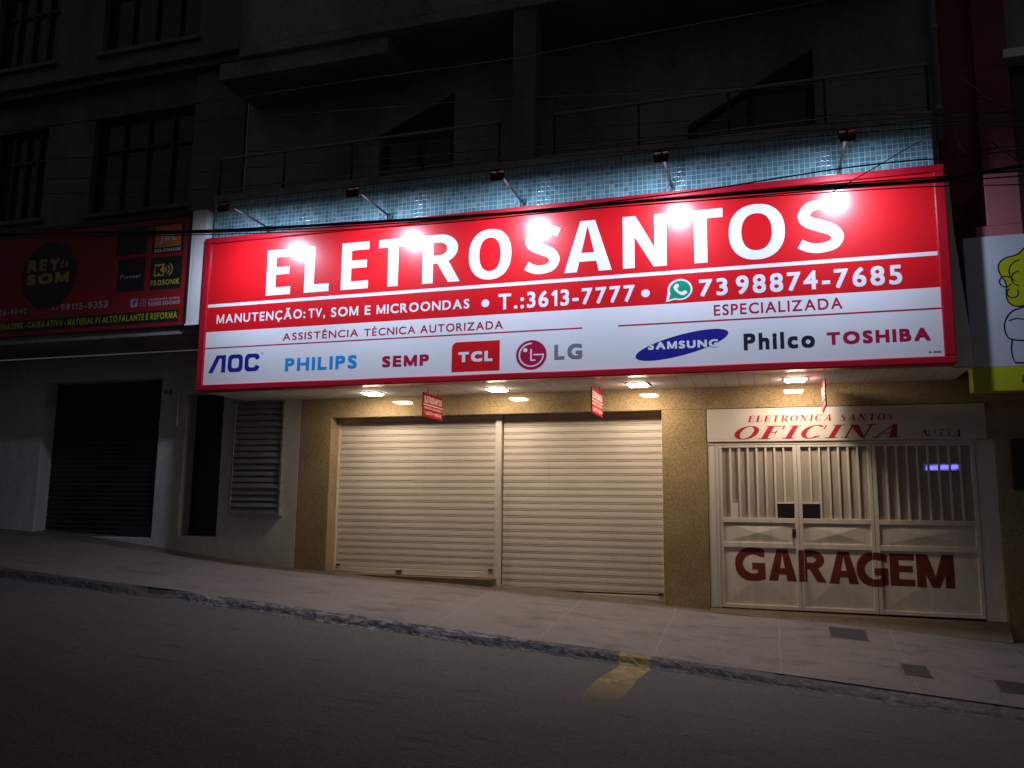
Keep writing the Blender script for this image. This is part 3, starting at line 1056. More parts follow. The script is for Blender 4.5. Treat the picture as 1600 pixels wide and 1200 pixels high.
# italic serif capitals for the painted fascia: pieces on a unit box, sheared
def serif(b, ch, u0, u1, w0, w1, m, L=1, shear=0.28):
    H_ = w1 - w0
    W_ = (u1 - u0) - shear * H_

    def T(x, y):
        return (u0 + x * W_ + shear * y * H_, w0 + y * H_)

    st, th, sf = 0.25, 0.075, 0.055
    lay = [L]

    def pl(*pts):
        b.fl([T(x, y) for x, y in pts], m, lay[0])
        lay[0] += 0.15

    def stem(x0, x1, y0=0, y1=1):
        pl((x0, y0), (x1, y0), (x1, y1), (x0, y1))

    def ser(x0, x1, y):
        pl((x0, y), (x1, y), (x1, y + sf), (x0, y + sf))

    def ring(a0, a1, cx=0.5, cy=0.5, a=0.5, bb=0.52, ta=0.24, tb=0.06):
        o, i_ = [], []
        for k in range(29):
            an = R(a0 + (a1 - a0) * k / 28)
            o.append(T(cx + a * math.cos(an), cy + bb * math.sin(an)))
            i_.append(T(cx + (a - ta) * math.cos(an), cy + (bb - tb) * math.sin(an)))
        b.strip(o, i_, m, lay[0], False)
        lay[0] += 0.15

    if ch in 'OÔ':
        ring(0, 360)
        if ch == 'Ô':
            pl((0.3, 1.12), (0.5, 1.32), (0.7, 1.12), (0.62, 1.12), (0.5, 1.22), (0.38, 1.12))
    elif ch == 'C':
        ring(48, 318)
        stem(0.86, 0.92, 0.66, 1.0)
        stem(0.80, 0.86, 0.10, 0.22)
    elif ch == 'I':
        stem(0.25, 0.75)
        ser(0, 1, 0), ser(0, 1, 1 - sf)
    elif ch in 'EFL':
        stem(0.12, 0.12 + st + 0.06)
        ser(0, 0.6, 0)
        ser(0, 0.6, 1 - sf)
        if ch in 'EF':
            pl((0.12, 0.94), (0.95, 0.94), (0.95, 1), (0.12, 1))
            pl((0.89, 0.70), (0.97, 0.70), (0.97, 1), (0.89, 0.95))
            pl((0.4, 0.48), (0.7, 0.48), (0.7, 0.54), (0.4, 0.54))
            pl((0.66, 0.36), (0.72, 0.36), (0.72, 0.66), (0.66, 0.66))
        if ch in 'EL':
            pl((0.12, 0), (0.97, 0), (0.97, 0.06), (0.12, 0.06))
            pl((0.88, 0.05), (0.97, 0), (0.97, 0.32), (0.91, 0.32))
    elif ch == 'T':
        stem(0.36, 0.64)
        ser(0.2, 0.8, 0)
        pl((0, 0.94), (1, 0.94), (1, 1), (0, 1))
        pl((0, 0.7), (0.06, 0.7), (0.1, 0.95), (0, 0.95))
        pl((1, 0.7), (0.94, 0.7), (0.9, 0.95), (1, 0.95))
    elif ch == 'N':
        stem(0.12, 0.19)
        stem(0.81, 0.88)
        pl((0.02, 1), (0.34, 1), (0.88, 0.0), (0.80, -0.02), (0.62, 0.16))
        ser(0, 0.32, 0), ser(0.68, 1, 1 - sf)
    elif ch == 'A':
        pl((0.08, 0), (0.16, 0), (0.56, 0.98), (0.5, 1))
        pl((0.62, 0), (0.92, 0), (0.62, 1), (0.48, 1))
        pl((0.26, 0.28), (0.76, 0.28), (0.75, 0.35), (0.29, 0.35))
        ser(0, 0.28, 0), ser(0.54, 1, 0)
    elif ch == 'R':
        stem(0.12, 0.38)
        ser(0, 0.5, 0), ser(0, 0.5, 1 - sf)
        ring(-90, 90, 0.45, 0.74, 0.45, 0.26, 0.25, 0.06)
        pl((0.45, 0.48), (0.68, 0.48), (1.0, 0.0), (0.72, 0.0))
    elif ch == 'S':
        pts = [(0.86, 0.80), (0.72, 0.95), (0.46, 0.97), (0.22, 0.86), (0.20, 0.68), (0.42, 0.55), (0.66, 0.44), (0.80, 0.28), (0.68, 0.09), (0.44, 0.03), (0.2, 0.08), (0.08, 0.24)]
        wd = [0.04, 0.05, 0.09, 0.17, 0.22, 0.24, 0.24, 0.22, 0.16, 0.09, 0.05, 0.04]
        b.stroke([T(*p_) for p_ in pts], [q * (W_ + H_) / 2 for q in wd], m, lay[0])
    elif ch == '5':
        pl((0.25, 0.90), (0.95, 0.90), (1.0, 1.0), (0.25, 1.0))
        pl((0.22, 0.5), (0.29, 0.5), (0.32, 1), (0.25, 1))
        pts = [(0.25, 0.54), (0.5, 0.62), (0.75, 0.52), (0.84, 0.3), (0.68, 0.08), (0.4, 0.02), (0.1, 0.12)]
        b.stroke([T(*p_) for p_ in pts], [q * W_ for q in (0.06, 0.12, 0.2, 0.24, 0.18, 0.1, 0.2)], m, lay[0])
    elif ch == '°':
        ring(0, 360, 0.5, 0.75, 0.4, 0.22, 0.16, 0.09)


def serif_row(b, s_, u0, u1, w0, w1, m, widths, gap, shear):
    tot = sum(widths[c] for c in s_) + gap * (len(s_) - 1)
    k = (u1 - u0 - shear * (w1 - w0)) / tot
    x = u0
    for c in s_:
        wd = widths[c] * k
        serif(b, c, x, x + wd + shear * (w1 - w0), w0, w1, m, 1, shear)
        x += wd + gap * k


WID = dict(E=0.8, L=0.8, T=0.85, R=0.95, N=1.0, I=0.45, C=0.9, A=1.0, S=0.7, O=0.95, F=0.78)
WID['Ô'] = 0.95
WID['5'] = 0.6
WID['°'] = 0.35
b = MB(PF)
serif_row(b, 'ELETRÔNICA', -0.315, 0.815, 1.180, 1.268, 'door_crimson', WID, 0.22, 0.25)
serif_row(b, 'SANTOS', 0.895, 1.575, 1.176, 1.264, 'door_crimson', WID, 0.22, 0.25)
b.build('lettering', fas, label='small crimson italic lettering')
b = MB(PF)
serif_row(b, 'OFICINA', -0.545, 1.735, 0.940, 1.122, 'door_crimson', WID, 0.16, 0.62)
b.build('lettering', fas, label='wide crimson italic lettering')
b = MB(PF)
serif_row(b, 'N°55A', 1.877, 2.39, 0.940, 1.036, 'door_brown', WID, 0.18, 0.3)
b.build('lettering', fas, label='brown italic number')


def pyramid(b, x0, x1, z0, z1, y, h, m):
    cx, cz = (x0 + x1) / 2, (z0 + z1) / 2
    c = [(x0, y, z0), (x1, y, z0), (x1, y, z1), (x0, y, z1)]
    for k in range(4):
        b.poly([c[k], c[(k + 1) % 4], (cx, y - h, cz)], m)


def leaf(x0, x1, nb, cut, kind):
    r_ = MB()
    zb, zt = -1.372, 0.858
    y0, y1 = GY - 0.005, GY + 0.05
    st = 0.05
    r_.box(x0, x0 + st, y0, y1, zb, zt, 'gate')
    r_.box(x1 - st, x1, y0, y1, zb, zt, 'gate')
    for za, zc in ((zb, zb + 0.05), (-0.555, -0.485), (-0.215, -0.148), (0.826, zt)):
        r_.box(x0 + st, x1 - st, y0 + 0.001, y1 - 0.001, za, zc, 'gate')
    # panel sheets
    r_.box(x0 + st, x1 - st, GY + 0.018, GY + 0.04, zb + 0.05, -0.555, 'gate')
    r_.box(x0 + st, x1 - st, GY + 0.018, GY + 0.04, -0.485, -0.215, 'gate')
    o = r_.build('gate_leaf', gate, bevel=0.004)
    b2 = MB()
    pyramid(b2, x0 + st + 0.02, x1 - st - 0.02, -0.475, -0.225, GY + 0.0175, 0.021, 'gate')
    pyramid(b2, x0 + st + 0.02, x1 - st - 0.02, zb + 0.07, -0.575, GY + 0.0175, 0.0215, 'gate')
    b2.build('pressed_panel', o)
    bx0, bx1 = x0 + st, x1 - st
    sp = (bx1 - bx0) / nb
    for k in range(1, nb):
        xx = bx0 + sp * k
        zlo = -0.148
        if cut and cut[0] - 0.005 < xx < cut[1] + 0.005:
            zlo = 0.065
        boxes('bar', o, 'gate', (xx - 0.013, xx + 0.013, GY + 0.002, GY + 0.03, zlo, 0.826), bevel=0.003)
    boxes('mesh_panel' if kind == 'mesh' else 'pane', o, 'mesh' if kind == 'mesh' else 'tint', (bx0, bx1, GY + 0.036, GY + 0.042, -0.148, 0.826))
    if cut:
        boxes('letter_flap', o, 'black_shutter', (cut[0], cut[1], GY + 0.006, GY + 0.034, -0.148, 0.046), bevel=0.003)
        boxes('flap_frame', o, 'gate', (cut[0] - 0.012, cut[1] + 0.012, GY, GY + 0.034, 0.047, 0.067), bevel=0.003)
    return o


lf1 = leaf(-0.735, 0.318, 8, (0.055, 0.268), 'mesh')
lf2 = leaf(0.322, 1.270, 7, (0.374, 0.590), 'mesh')
lf3 = leaf(1.276, 2.516, 9, None, 'mesh')
boxes('letter_flap', lf1, 'gate', (-0.575, -0.475, GY + 0.004, GY + 0.034, -0.147, 0.05), bevel=0.003)
b = MB()
b.box(0.225, 0.275, GY - 0.012, GY - 0.0055, -0.41, -0.29, 'arm_metal')
b.tube([(0.25, GY - 0.012, -0.32), (0.25, GY - 0.06, -0.32)], 0.014, 'arm_metal')
b.tube([(0.25, GY - 0.013, -0.375), (0.25, GY - 0.02, -0.375)], 0.010, 'black_shutter')
b.build('lock', lf1)
P = facade(GY - 0.0054, 0.0006)
b = MB(P)
for ch, u0, u1, w0, w1 in (('G', -0.539, -0.140, -0.985, -0.565), ('A', -0.099, 0.266, -0.991, -0.568), ('R', 0.293, 0.642, -0.993, -0.572), ('A', 0.674, 1.045, -0.999, -0.579),
                           ('G', 1.019, 1.405, -1.005, -0.590), ('E', 1.427, 1.721, -1.000, -0.585), ('M', 1.743, 2.185, -1.007, -0.585)):
    if ch == 'G':
        b.text(ch, u0, u1, w0 - 0.012, w1 + 0.008, 'door_red', 0.036, 1)
    else:
        b.letter(ch, u0, u1, w0, w1, 'door_red', 0.108 if ch != 'A' else 0.115, 0.086)
word = b.build('lettering', gate, label='bold oxide red lettering across the leaves')


def gate_y(x, z):
    for x0, x1 in ((-0.735, 0.318), (0.322, 1.270), (1.276, 2.516)):
        if x0 - 0.003 <= x <= x1 + 0.003:
            if x < x0 + 0.05 or x > x1 - 0.05 or -0.555 < z < -0.485:
                return GY - 0.005
            hw, hh = (x1 - x0 - 0.14) / 2, (-0.575 + 1.372 - 0.07) / 2
            q = max(abs(x - (x0 + x1) / 2) / hw, abs(z - (-0.575 - 1.302) / 2) / hh)
            return GY + 0.0175 - 0.0215 * max(0.0, 1 - q) if q < 1 else GY + 0.0175
    return GY


bm = bmesh.new()
bm.from_mesh(word.data)
bmesh.ops.triangulate(bm, faces=bm.faces[:])
for _ in range(4):
    long_ = [e for e in bm.edges if e.calc_length() > 0.022]
    if not long_:
        break
    bmesh.ops.subdivide_edges(bm, edges=long_, cuts=1)
    bmesh.ops.triangulate(bm, faces=[f for f in bm.faces if len(f.verts) > 3])
for v in bm.verts:
    v.co.y = gate_y(v.co.x, v.co.z) + (v.co.y - (GY - 0.0054)) - 0.0006
bm.to_mesh(word.data)
bm.free()
# dark room behind the gate, with a violet tube lamp in it
boxes('garage_room', shop, 'dark_in', (-0.88, 2.75, 15.4, 15.5, FL, 1.4), (-0.98, -0.881, 12.76, 15.5, FL, 1.4), (2.752, 2.85, 12.76, 15.5, FL, 1.4), (-0.98, 2.85, 12.76, 15.5, 1.4, 1.5), (-0.98, 2.85, 12.61, 15.5, FL, -1.41))
vt = thing('tube_lamp', 'violet tube lamp glowing behind the bars of the gate', 'lamp', (2.2, 12.66, 0.58))
one('tube', lambda b: b.tube([(2.03, 12.62, 0.56), (2.42, 12.62, 0.575)], 0.026, 'violet', 10), vt, smooth=True)
boxes('fitting', vt, 'white_metal', (2.00, 2.45, 12.655, 12.70, 0.52, 0.62), bevel=0.005)

# ------------------------------------------------------------------ ceiling lamps
proto = None
for k, (x, lab) in enumerate(((-5.90, 'square ceiling lamp nearest the dark shop, glowing over the shutter with the step'), (-3.86, 'square ceiling lamp glowing between the two shutters'),
                              (-1.77, 'square ceiling lamp glowing over the granite pillar beside the gate'), (0.33, 'square ceiling lamp glowing over the gate'))):
    if proto is None:
        proto = thing('ceiling_lamp', lab, 'lamp', (x, 11.45, 1.69), 'ceiling lamps under the canopy')
        s_ = 0.148
        boxes('frame', proto, 'white_metal', (x - s_, x + s_, 11.45 - s_, 11.45 - s_ + 0.018, 1.680, 1.6915), (x - s_, x + s_, 11.45 + s_ - 0.018, 11.45 + s_, 1.680, 1.6915),
              (x - s_, x - s_ + 0.018, 11.45 - s_ + 0.018, 11.45 + s_ - 0.018, 1.680, 1.6915), (x + s_ - 0.018, x + s_, 11.45 - s_ + 0.018, 11.45 + s_ - 0.018, 1.680, 1.6915))
        b = MB()
        e_ = s_ - 0.018
        zl, sl = 1.662, 0.020
        lo4 = [(x - e_ + sl, 11.45 - e_ + sl, zl), (x + e_ - sl, 11.45 - e_ + sl, zl), (x + e_ - sl, 11.45 + e_ - sl, zl), (x - e_ + sl, 11.45 + e_ - sl, zl)]
        hi4 = [(x - e_, 11.45 - e_, 1.685), (x + e_, 11.45 - e_, 1.685), (x + e_, 11.45 + e_, 1.685), (x - e_, 11.45 + e_, 1.685)]
        b.poly(lo4[::-1], 'panel_lamp')
        for q in range(4):
            b.poly([lo4[q], lo4[(q + 1) % 4], hi4[(q + 1) % 4], hi4[q]], 'panel_lamp')
        b.build('diffuser', proto)
    else:
        c = copy_tree(proto)
        c.location.x = x
        c['label'] = lab

# ------------------------------------------------------------------ hanging plates under the canopy
HX = -4.86


def plate(X, y0, y1, z0, z1):
    t_ = thing('hanging_sign', '', 'sign', (X, (y0 + y1) / 2, z1), 'small red signs hanging under the canopy')
    bd = boxes('board', t_, 'plate_red', (X - 0.008, X + 0.008, y0, y1, z0, z1), bevel=0.002)
    H_ = z1 - z0
    for sd in (1, -1):
        Pm = (lambda u, w_, L: (X + 0.008 + 0.0012 * L, y0 + u, z0 + w_)) if sd > 0 else (lambda u, w_, L: (X - 0.008 - 0.0012 * L, y1 - u, z0 + w_))
        b = MB(Pm)
        Wd = y1 - y0
        b.text('ELETROSANTOS', 0.04, Wd - 0.04, H_ * 0.60, H_ * 0.86, 'plate_white', 0.03)
        b.rect(0, Wd, H_ * 0.49, H_ * 0.525, 'plate_white')
        b.text('MANUTENÇÃO: TV, SOM E MICROONDAS', 0.04, Wd - 0.05, H_ * 0.34, H_ * 0.42, 'plate_white', 0.02)
        b.text('T. 3613-7777', 0.05, Wd * 0.46, H_ * 0.10, H_ * 0.23, 'plate_white', 0.02)
        b.ell(Wd * 0.51, H_ * 0.165, 0.012, 0.012, 'plate_white', n=12)
        b.text('73 98874-7685', Wd * 0.56, Wd - 0.05, H_ * 0.10, H_ * 0.23, 'plate_white', 0.02)
        b.build('lettering', bd)
    for yy in (y0 + 0.18, y1 - 0.18):
        one('hanger', lambda b: b.tube([(X, yy, z1 - 0.01), (X, yy, 1.695)], 0.004, 'dark_metal', 6), t_)
    return t_


p1 = plate(HX, 11.02, 11.76, 1.265, 1.62)
p1['label'] = 'small red sign hanging edgeways between the two ceiling lamps over the shutters'
p2 = copy_tree(p1)
p2.location.x = -2.345
p2['label'] = 'small red sign hanging edgeways before the lower shutter, beside the pillar lamp'
p3 = copy_tree(p1)
p3.location.x = 0.672
p3['label'] = 'small red sign seen edge on, hanging beside the lamp over the gate'

# ------------------------------------------------------------------ the big sign
SY = 10.65
sign = thing('shop_sign', 'long red and white lit shop sign with large white lettering and rows of company marks', 'sign', (-3.2, 10.7, 1.69))
X0, X1, Z0, Z1 = -8.545, 2.105, 1.69, 4.155
boxes('frame', sign, 'frame_red', (X0, X1, SY - 0.035, SY + 0.19, Z1 - 0.095, Z1), (X0, X1, SY - 0.035, SY + 0.19, Z0, Z0 + 0.095),
      (X0, X0 + 0.115, SY - 0.035, SY + 0.19, Z0 + 0.095, Z1 - 0.095), (X1 - 0.125, X1, SY - 0.035, SY + 0.19, Z0 + 0.095, Z1 - 0.095), bevel=0.014)
b = MB()
# the stretched face, a little uneven
xs, zs = frange(X0 + 0.10, X1 - 0.11, 0.35), frange(Z0 + 0.08, Z1 - 0.08, 0.3)
ZW = 2.625


def bow(x, z):
    return 0.0


fp = MB()
fp.poly([(X0 + 0.1, SY, ZW), (X1 - 0.1, SY, ZW), (X1 - 0.1, SY, Z1 - 0.08), (X0 + 0.1, SY, Z1 - 0.08)], 'sign_red')
fp.poly([(X0 + 0.1, SY, Z0 + 0.08), (X1 - 0.1, SY, Z0 + 0.08), (X1 - 0.1, SY, ZW), (X0 + 0.1, SY, ZW)], 'sign_white')
fp.box(X0 + 0.05, X1 - 0.05, SY + 0.01, SY + 0.18, Z0 + 0.05, Z1 - 0.05, 'white_metal')
face = fp.build('panel', sign)
P = facade(SY)
XL, XR = X0 + 0.117, X1 - 0.127

b = MB(P)
for ch, u0, u1 in (('E', -7.384, -6.953), ('L', -6.713, -6.289), ('E', -6.085, -5.631), ('T', -5.470, -4.990), ('R', -4.760, -4.175), ('O', -4.041, -3.405),
                   ('S', -3.228, -2.684), ('A', -2.640, -1.980), ('N', -1.828, -1.245), ('T', -1.090, -0.515), ('O', -0.443, 0.249), ('S', 0.374, 0.973)):
    b.letter(ch, u0, u1, 3.145 - (0.008 if ch in 'OS' else 0), 3.866 + (0.008 if ch in 'OS' else 0), 'sign_white', 0.158 if ch in 'ON' else 0.168, 0.122)
b.build('lettering', face, label='large white shop name')
b = MB(P)
b.rect(XL, XR, 3.020, 3.070, 'sign_white')
b.build('stripe', face)
b = MB(P)
for s_, u0, u1, w0, w1 in (('MANUTENÇÃO:', -8.251, -6.665, 2.752, 2.894), ('TV,', -6.612, -6.328, 2.748, 2.890), ('SOM', -6.227, -5.773, 2.740, 2.884), ('E', -5.667, -5.572, 2.740, 2.880), ('MICROONDAS', -5.472, -4.021, 2.738, 2.876)):
    b.text(s_, u0, u1, w0, w1, 'sign_white', 0.022)
b.build('lettering', face, label='white service line')
b = MB(P)
b.ell(-3.781, 2.795, 0.058, 0.056, 'sign_white')
b.text('T.:3613-7777', -3.588, -1.675, 2.690, 2.915, 'sign_white', 0.024)
b.ell(-1.53, 2.788, 0.056, 0.054, 'sign_white')
b.build('lettering', face, label='white telephone number between two dots')
b = MB(P)
b.text('73', -0.835, -0.476, 2.697, 2.922, 'sign_white', 0.024)
b.text('98874-7685', -0.371, 1.575, 2.695, 2.935, 'sign_white', 0.024)
b.build('lettering', face, label='white telephone number after the handset')
# handset in a speech bubble
b = MB(P)
cu, cw = -1.080, 2.808
b.ell(cu, cw, 0.160, 0.142, 'sign_white', 1)
b.fl([(cu - 0.155, cw - 0.01), (cu - 0.185, cw - 0.158), (cu - 0.02, cw - 0.125)], 'sign_white', 1.2)
b.ell(cu + 0.002, cw, 0.134, 0.119, 'green', 2)
b.fl([(cu - 0.118, cw - 0.04), (cu - 0.146, cw - 0.126), (cu - 0.03, cw - 0.10)], 'green', 2.2)
hs = []
for k in range(17):
    an = R(172 + (278 - 172) * k / 16)
    hs.append((cu + 0.045 + 0.10 * math.cos(an), cw + 0.035 + 0.092 * math.sin(an)))
b.stroke(hs, [0.03 + 0.022 * abs(math.cos(math.pi * k / 16)) ** 2 for k in range(17)], 'sign_white', 3)
b.ell(hs[0][0] + 0.012, hs[0][1] + 0.004, 0.030, 0.026, 'sign_white', 3.3, n=20)
b.ell(hs[-1][0] + 0.004, hs[-1][1] + 0.012, 0.030, 0.026, 'sign_white', 3.3, n=20)
b.build('phone_icon', face, label='green speech bubble with a white handset')
b = MB(P)
for s_, u0, u1, w0, w1 in (('ASSISTÊNCIA', -7.037, -5.760, 2.424, 2.534), ('TÉCNICA', -5.663, -4.843, 2.420, 2.530), ('AUTORIZADA', -4.767, -3.516, 2.418, 2.534)):
    b.text(s_, u0, u1, w0, w1, 'crimson', 0.012)
b.build('lettering', face, label='thin crimson heading over the left marks')
b = MB(P)
b.text('ESPECIALIZADA', -0.655, 0.887, 2.432, 2.572, 'crimson', 0.012)
b.build('lettering', face, label='thin crimson heading over the right marks')
b = MB(P)
b.rect(XL, -2.387, 2.356, 2.374, 'crimson')
b.rect(-1.899, XR, 2.358, 2.377, 'crimson')
b.build('stripe', face, label='thin crimson rules')


def rrect(x0, x1, z0, z1, r, n=7, corners=(1, 1, 1, 1)):
    """corners: bottom-left, bottom-right, top-right, top-left"""
    out = []
    for (cx, cz, a0, on) in ((x0 + r, z0 + r, 180, corners[0]), (x1 - r, z0 + r, 270, corners[1]), (x1 - r, z1 - r, 0, corners[2]), (x0 + r, z1 - r, 90, corners[3])):
        for k in range(n + 1):
            an = R(a0 + 90 * k / n)
            if on:
                out.append((cx + r * math.cos(an), cz + r * math.sin(an)))
            else:
                sx_, sz_ = {180: (-1, -1), 270: (1, -1), 0: (1, 1), 90: (-1, 1)}[a0]
                out.append((cx + sx_ * r, cz + sz_ * r))
    return out


b = MB(P)
zb, zt = 1.972, 2.246
b.fl([(-8.345, zb), (-8.265, zb), (-8.150, zt - 0.055), (-8.110, zt - 0.055), (-8.110, zb), (-8.035, zb), (-8.035, zt), (-8.205, zt)], 'navy')
o_, i_ = rrect(-7.995, -7.725, zb, zt, 0.075), rrect(-7.925, -7.795, zb + 0.06, zt - 0.06, 0.04)
b.strip(o_, i_, 'navy')
o_, i_ = rrect(-7.690, -7.425, zb, zt, 0.075), rrect(-7.620, -7.495, zb + 0.06, zt - 0.06, 0.04)
n8 = len(o_)
for k in range(n8):
    k2 = (k + 1) % n8
    mx = (o_[k][0] + o_[k2][0]) / 2
    mz = (o_[k][1] + o_[k2][1]) / 2
    if mx > -7.45 and abs(mz - (zb + zt) / 2) < 0.05:
        continue
    b.fl([o_[k], o_[k2], i_[k2], i_[k]], 'navy')
b.arc(-7.385, 2.245, 0.018, 0.018, 0.006, 0.006, 0, 360, 'navy', n=14)
b.build('company_mark', face, label='navy three letter company mark with a slanted first letter')
b = MB(P)
b.text('PHILIPS', -6.971, -5.767, 1.948, 2.146, 'sky_blue', 0.036)
b.build('company_mark', face, label='bright blue company name')
b = MB(P)
b.text('SEMP', -5.353, -4.621, 1.944, 2.106, 'crimson', 0.045)
b.build('company_mark', face, label='dark red company name in four letters')
b = MB(P)
b.fl(rrect(-4.271, -3.558, 1.832, 2.257, 0.085, 8, (0, 0, 0, 1)), 'sign_red', 1)
b.text('TCL', -4.169, -3.662, 1.966, 2.112, 'sign_white', 0.06, 2)
b.build('company_mark', face, label='red box with one round corner and white letters')
b = MB(P)
cu, cw = -3.102, 2.028
b.ell(cu, cw, 0.218, 0.205, 'crimson', 1, n=56)
b.arc(cu, cw, 0.180, 0.168, 0.020, 0.019, 88, 360, 'sign_white', 2, 40)
b.rect(cu + 0.03, cu + 0.180, cw - 0.010, cw + 0.010, 'sign_white', 2.3)
b.ell(cu - 0.085, cw + 0.068, 0.030, 0.028, 'sign_white', 2, n=20)
b.rect(cu - 0.014, cu + 0.008, cw - 0.085, cw + 0.080, 'sign_white', 2)
b.rect(cu + 0.008, cu + 0.060, cw - 0.085, cw - 0.066, 'sign_white', 2)
b.text('LG', -2.776, -2.390, 1.946, 2.152, 'grey_ink', 0.04, 1)
b.build('company_mark', face, label='dark red disc with a winking face of letters beside two grey letters')
b = MB(P)
b.ell(-1.078, 2.069, 0.610, 0.135, 'navy', 1, R(13.0), 64)
b.text('SAMSUNG', -1.508, -0.611, 2.022, 2.122, 'sign_white', 0.045, 2)
b.build('company_mark', face, label='tilted navy oval with white letters')
b = MB(P)
b.text('Philco', -0.297, 0.549, 1.962, 2.176, 'ink', 0.036)
b.build('company_mark', face, label='black company name with small letters')
b = MB(P)
b.text('TOSHIBA', 0.691, 1.843, 1.984, 2.140, 'crimson', 0.045)
b.build('company_mark', face, label='dark red company name in seven letters')
b = MB(P)
for k in range(2):
    b.rect(1.815 + 0.05 * k, 1.845 + 0.1 * k, 1.832, 1.852, 'grey_ink')
b.build('maker_mark', face)
# grey sheet closing the canopy's far end
one('side_panel', lambda b: b.prism([(2.03, 1.70), (2.325, 1.70), (2.31, 2.15), (2.215, 3.40), (2.20, 3.95), (2.19, 4.10), (2.03, 4.12)], 10.88, 10.93, 'white_metal'), sign)

# ------------------------------------------------------------------ flood lamps on their arms
proto = None
LX = (-7.45, -5.37, -3.28, -1.17, 0.94)
LL = ('flood lamp on an arm over the first letter of the lit red sign', 'flood lamp on an arm over the T and R of the red sign', 'flood lamp on an arm at the middle of the red sign',
      'flood lamp on an arm over the N and second T of the red sign', 'flood lamp on an arm over the last letter of the red sign')
for k, x in enumerate(LX):
    if proto is None:
        proto = thing('flood_lamp', LL[0], 'lamp', (x, 10.74, 4.155), 'flood lamps on arms over the red sign')
        one('bracket', lambda b: (b.box(x - 0.02, x - 0.012, 10.70, 10.745, 4.156, 4.30, 'arm_metal'), b.box(x + 0.012, x + 0.02, 10.70, 10.745, 4.156, 4.30, 'arm_metal'), b.box(x - 0.035, x + 0.035, 10.68, 10.77, 4.150, 4.158, 'arm_metal')), proto)
        one('wire', lambda b: b.tube([(x - 0.02, 10.66, 4.25), (x - 0.07, 10.63, 4.20), (x - 0.08, 10.66, 4.156)], 0.004, 'cable', 5), proto)
        one('arm', lambda b: b.tube([(x, 10.73, 4.265), (x, 9.62, 4.285)], 0.016, 'arm_metal', 8), proto, smooth=True)
        # head: a finned box tilted towards the sign
        hd = MB()
        c = Vector((x, 9.64, 4.19))
        nrm = Vector((0, 0.56, -0.8285))
        t1 = Vector((1, 0, 0))
        t2 = nrm.cross(t1)

        def hb(b, u0, u1, v0, v1, d0, d1, m):
            n_ = len(b.v)
            for u in (u0, u1):
                for v in (v0, v1):
                    for d in (d0, d1):
                        b.v.append(tuple(c + t1 * u + t2 * v + nrm * d))
            for q in ((0, 1, 3, 2), (4, 6, 7, 5), (0, 4, 5, 1), (2, 3, 7, 6), (0, 2, 6, 4), (1, 5, 7, 3)):
                b.f.append(tuple(n_ + i for i in q))
                b.mi.append(b._m(m))
        hb(hd, -0.085, 0.085, -0.06, 0.06, -0.035, 0.0, 'dark_metal')
        hb(hd, -0.085, 0.085, -0.06, -0.05, 0.0, 0.022, 'dark_metal')
        hb(hd, -0.085, 0.085, 0.05, 0.06, 0.0, 0.022, 'dark_metal')
        hb(hd, -0.085, -0.075, -0.05, 0.05, 0.0, 0.022, 'dark_metal')
        hb(hd, 0.075, 0.085, -0.05, 0.05, 0.0, 0.022, 'dark_metal')
        for q in range(7):
            u = -0.075 + q * 0.025
            hb(hd, u - 0.003, u + 0.003, -0.05, 0.05, -0.055, -0.035, 'dark_metal')
        ho = hd.build('lamp_head', proto)
        one('yoke', lambda b: (b.box(x - 0.075, x + 0.075, 9.60, 9.64, 4.286, 4.296, 'arm_metal'), b.box(x - 0.098, x - 0.088, 9.615, 9.655, 4.17, 4.286, 'arm_metal'), b.box(x + 0.088, x + 0.098, 9.615, 9.655, 4.17, 4.286, 'arm_metal'), b.box(x - 0.098, x + 0.098, 9.615, 9.655, 4.276, 4.286, 'arm_metal')), proto)
        le = MB()
        le.poly([tuple(c + t1 * u + t2 * v + nrm * 0.004) for u, v in ((-0.07, -0.045), (-0.07, 0.045), (0.07, 0.045), (0.07, -0.045))], 'flood_lens')
        le.build('lens', ho)
    else:
        c_ = copy_tree(proto)
        c_.location.x = x
        c_['label'] = LL[k]

# ------------------------------------------------------------------ shop on the left
left = thing('neighbour_building', 'dark rendered building with black shutters and a grilled window beside the granite shop', 'building', (-11.2, 12.2, -0.6))
b = MB()
Y0, Y1 = 12.0, 12.35
b.box(-18, -13.02, Y0, Y1, FL, 2.64, 'render')
b.box(-10.37, -9.81, Y0, Y1, FL, 2.64, 'render')
b.box(-9.04, -7.505, Y0, Y1, FL, 2.64, 'render')
b.box(-13.02, -10.37, Y0, Y1, 2.17, 2.64, 'render')
b.box(-9.81, -9.04, Y0, Y1, 1.87, 2.64, 'render')
b.box(-13.02, -10.37, Y0, Y1, FL, -0.655, 'render')
b.box(-9.81, -9.04, Y0, Y1, FL, -0.60, 'render')
b.build('wall', left, bevel=0.006)
for x0, x1, z0, z1, lab in ((-13.02, -10.37, -0.655, 2.17, 'wide black roller shutter'), (-9.81, -9.04, -0.60, 1.87, 'narrow black roller shutter')):
    d_ = MB()
    pts = []
    z = z1
    while z > z0:
        pts += [(12.28, z), (12.265, z - 0.04), (12.28, z - 0.08)]
        z -= 0.085
    pts.append((12.28, z0))
    for k in range(len(pts) - 1):
        d_.poly([(x0, pts[k][0], pts[k][1]), (x1, pts[k][0], pts[k][1]), (x1, pts[k + 1][0], pts[k + 1][1]), (x0, pts[k + 1][0], pts[k + 1][1])], 'black_shutter')
    o = d_.build('door_shutter', left, label=lab)
    boxes('handle', o, 'arm_metal', ((x0 + x1) / 2 - 0.04, (x0 + x1) / 2 + 0.04, 12.24, 12.258, 0.28, 0.31))
b = MB(facade(12.0))
b.text('40', -10.31, -10.14, 1.855, 1.965, 'black_ink', 0.02)
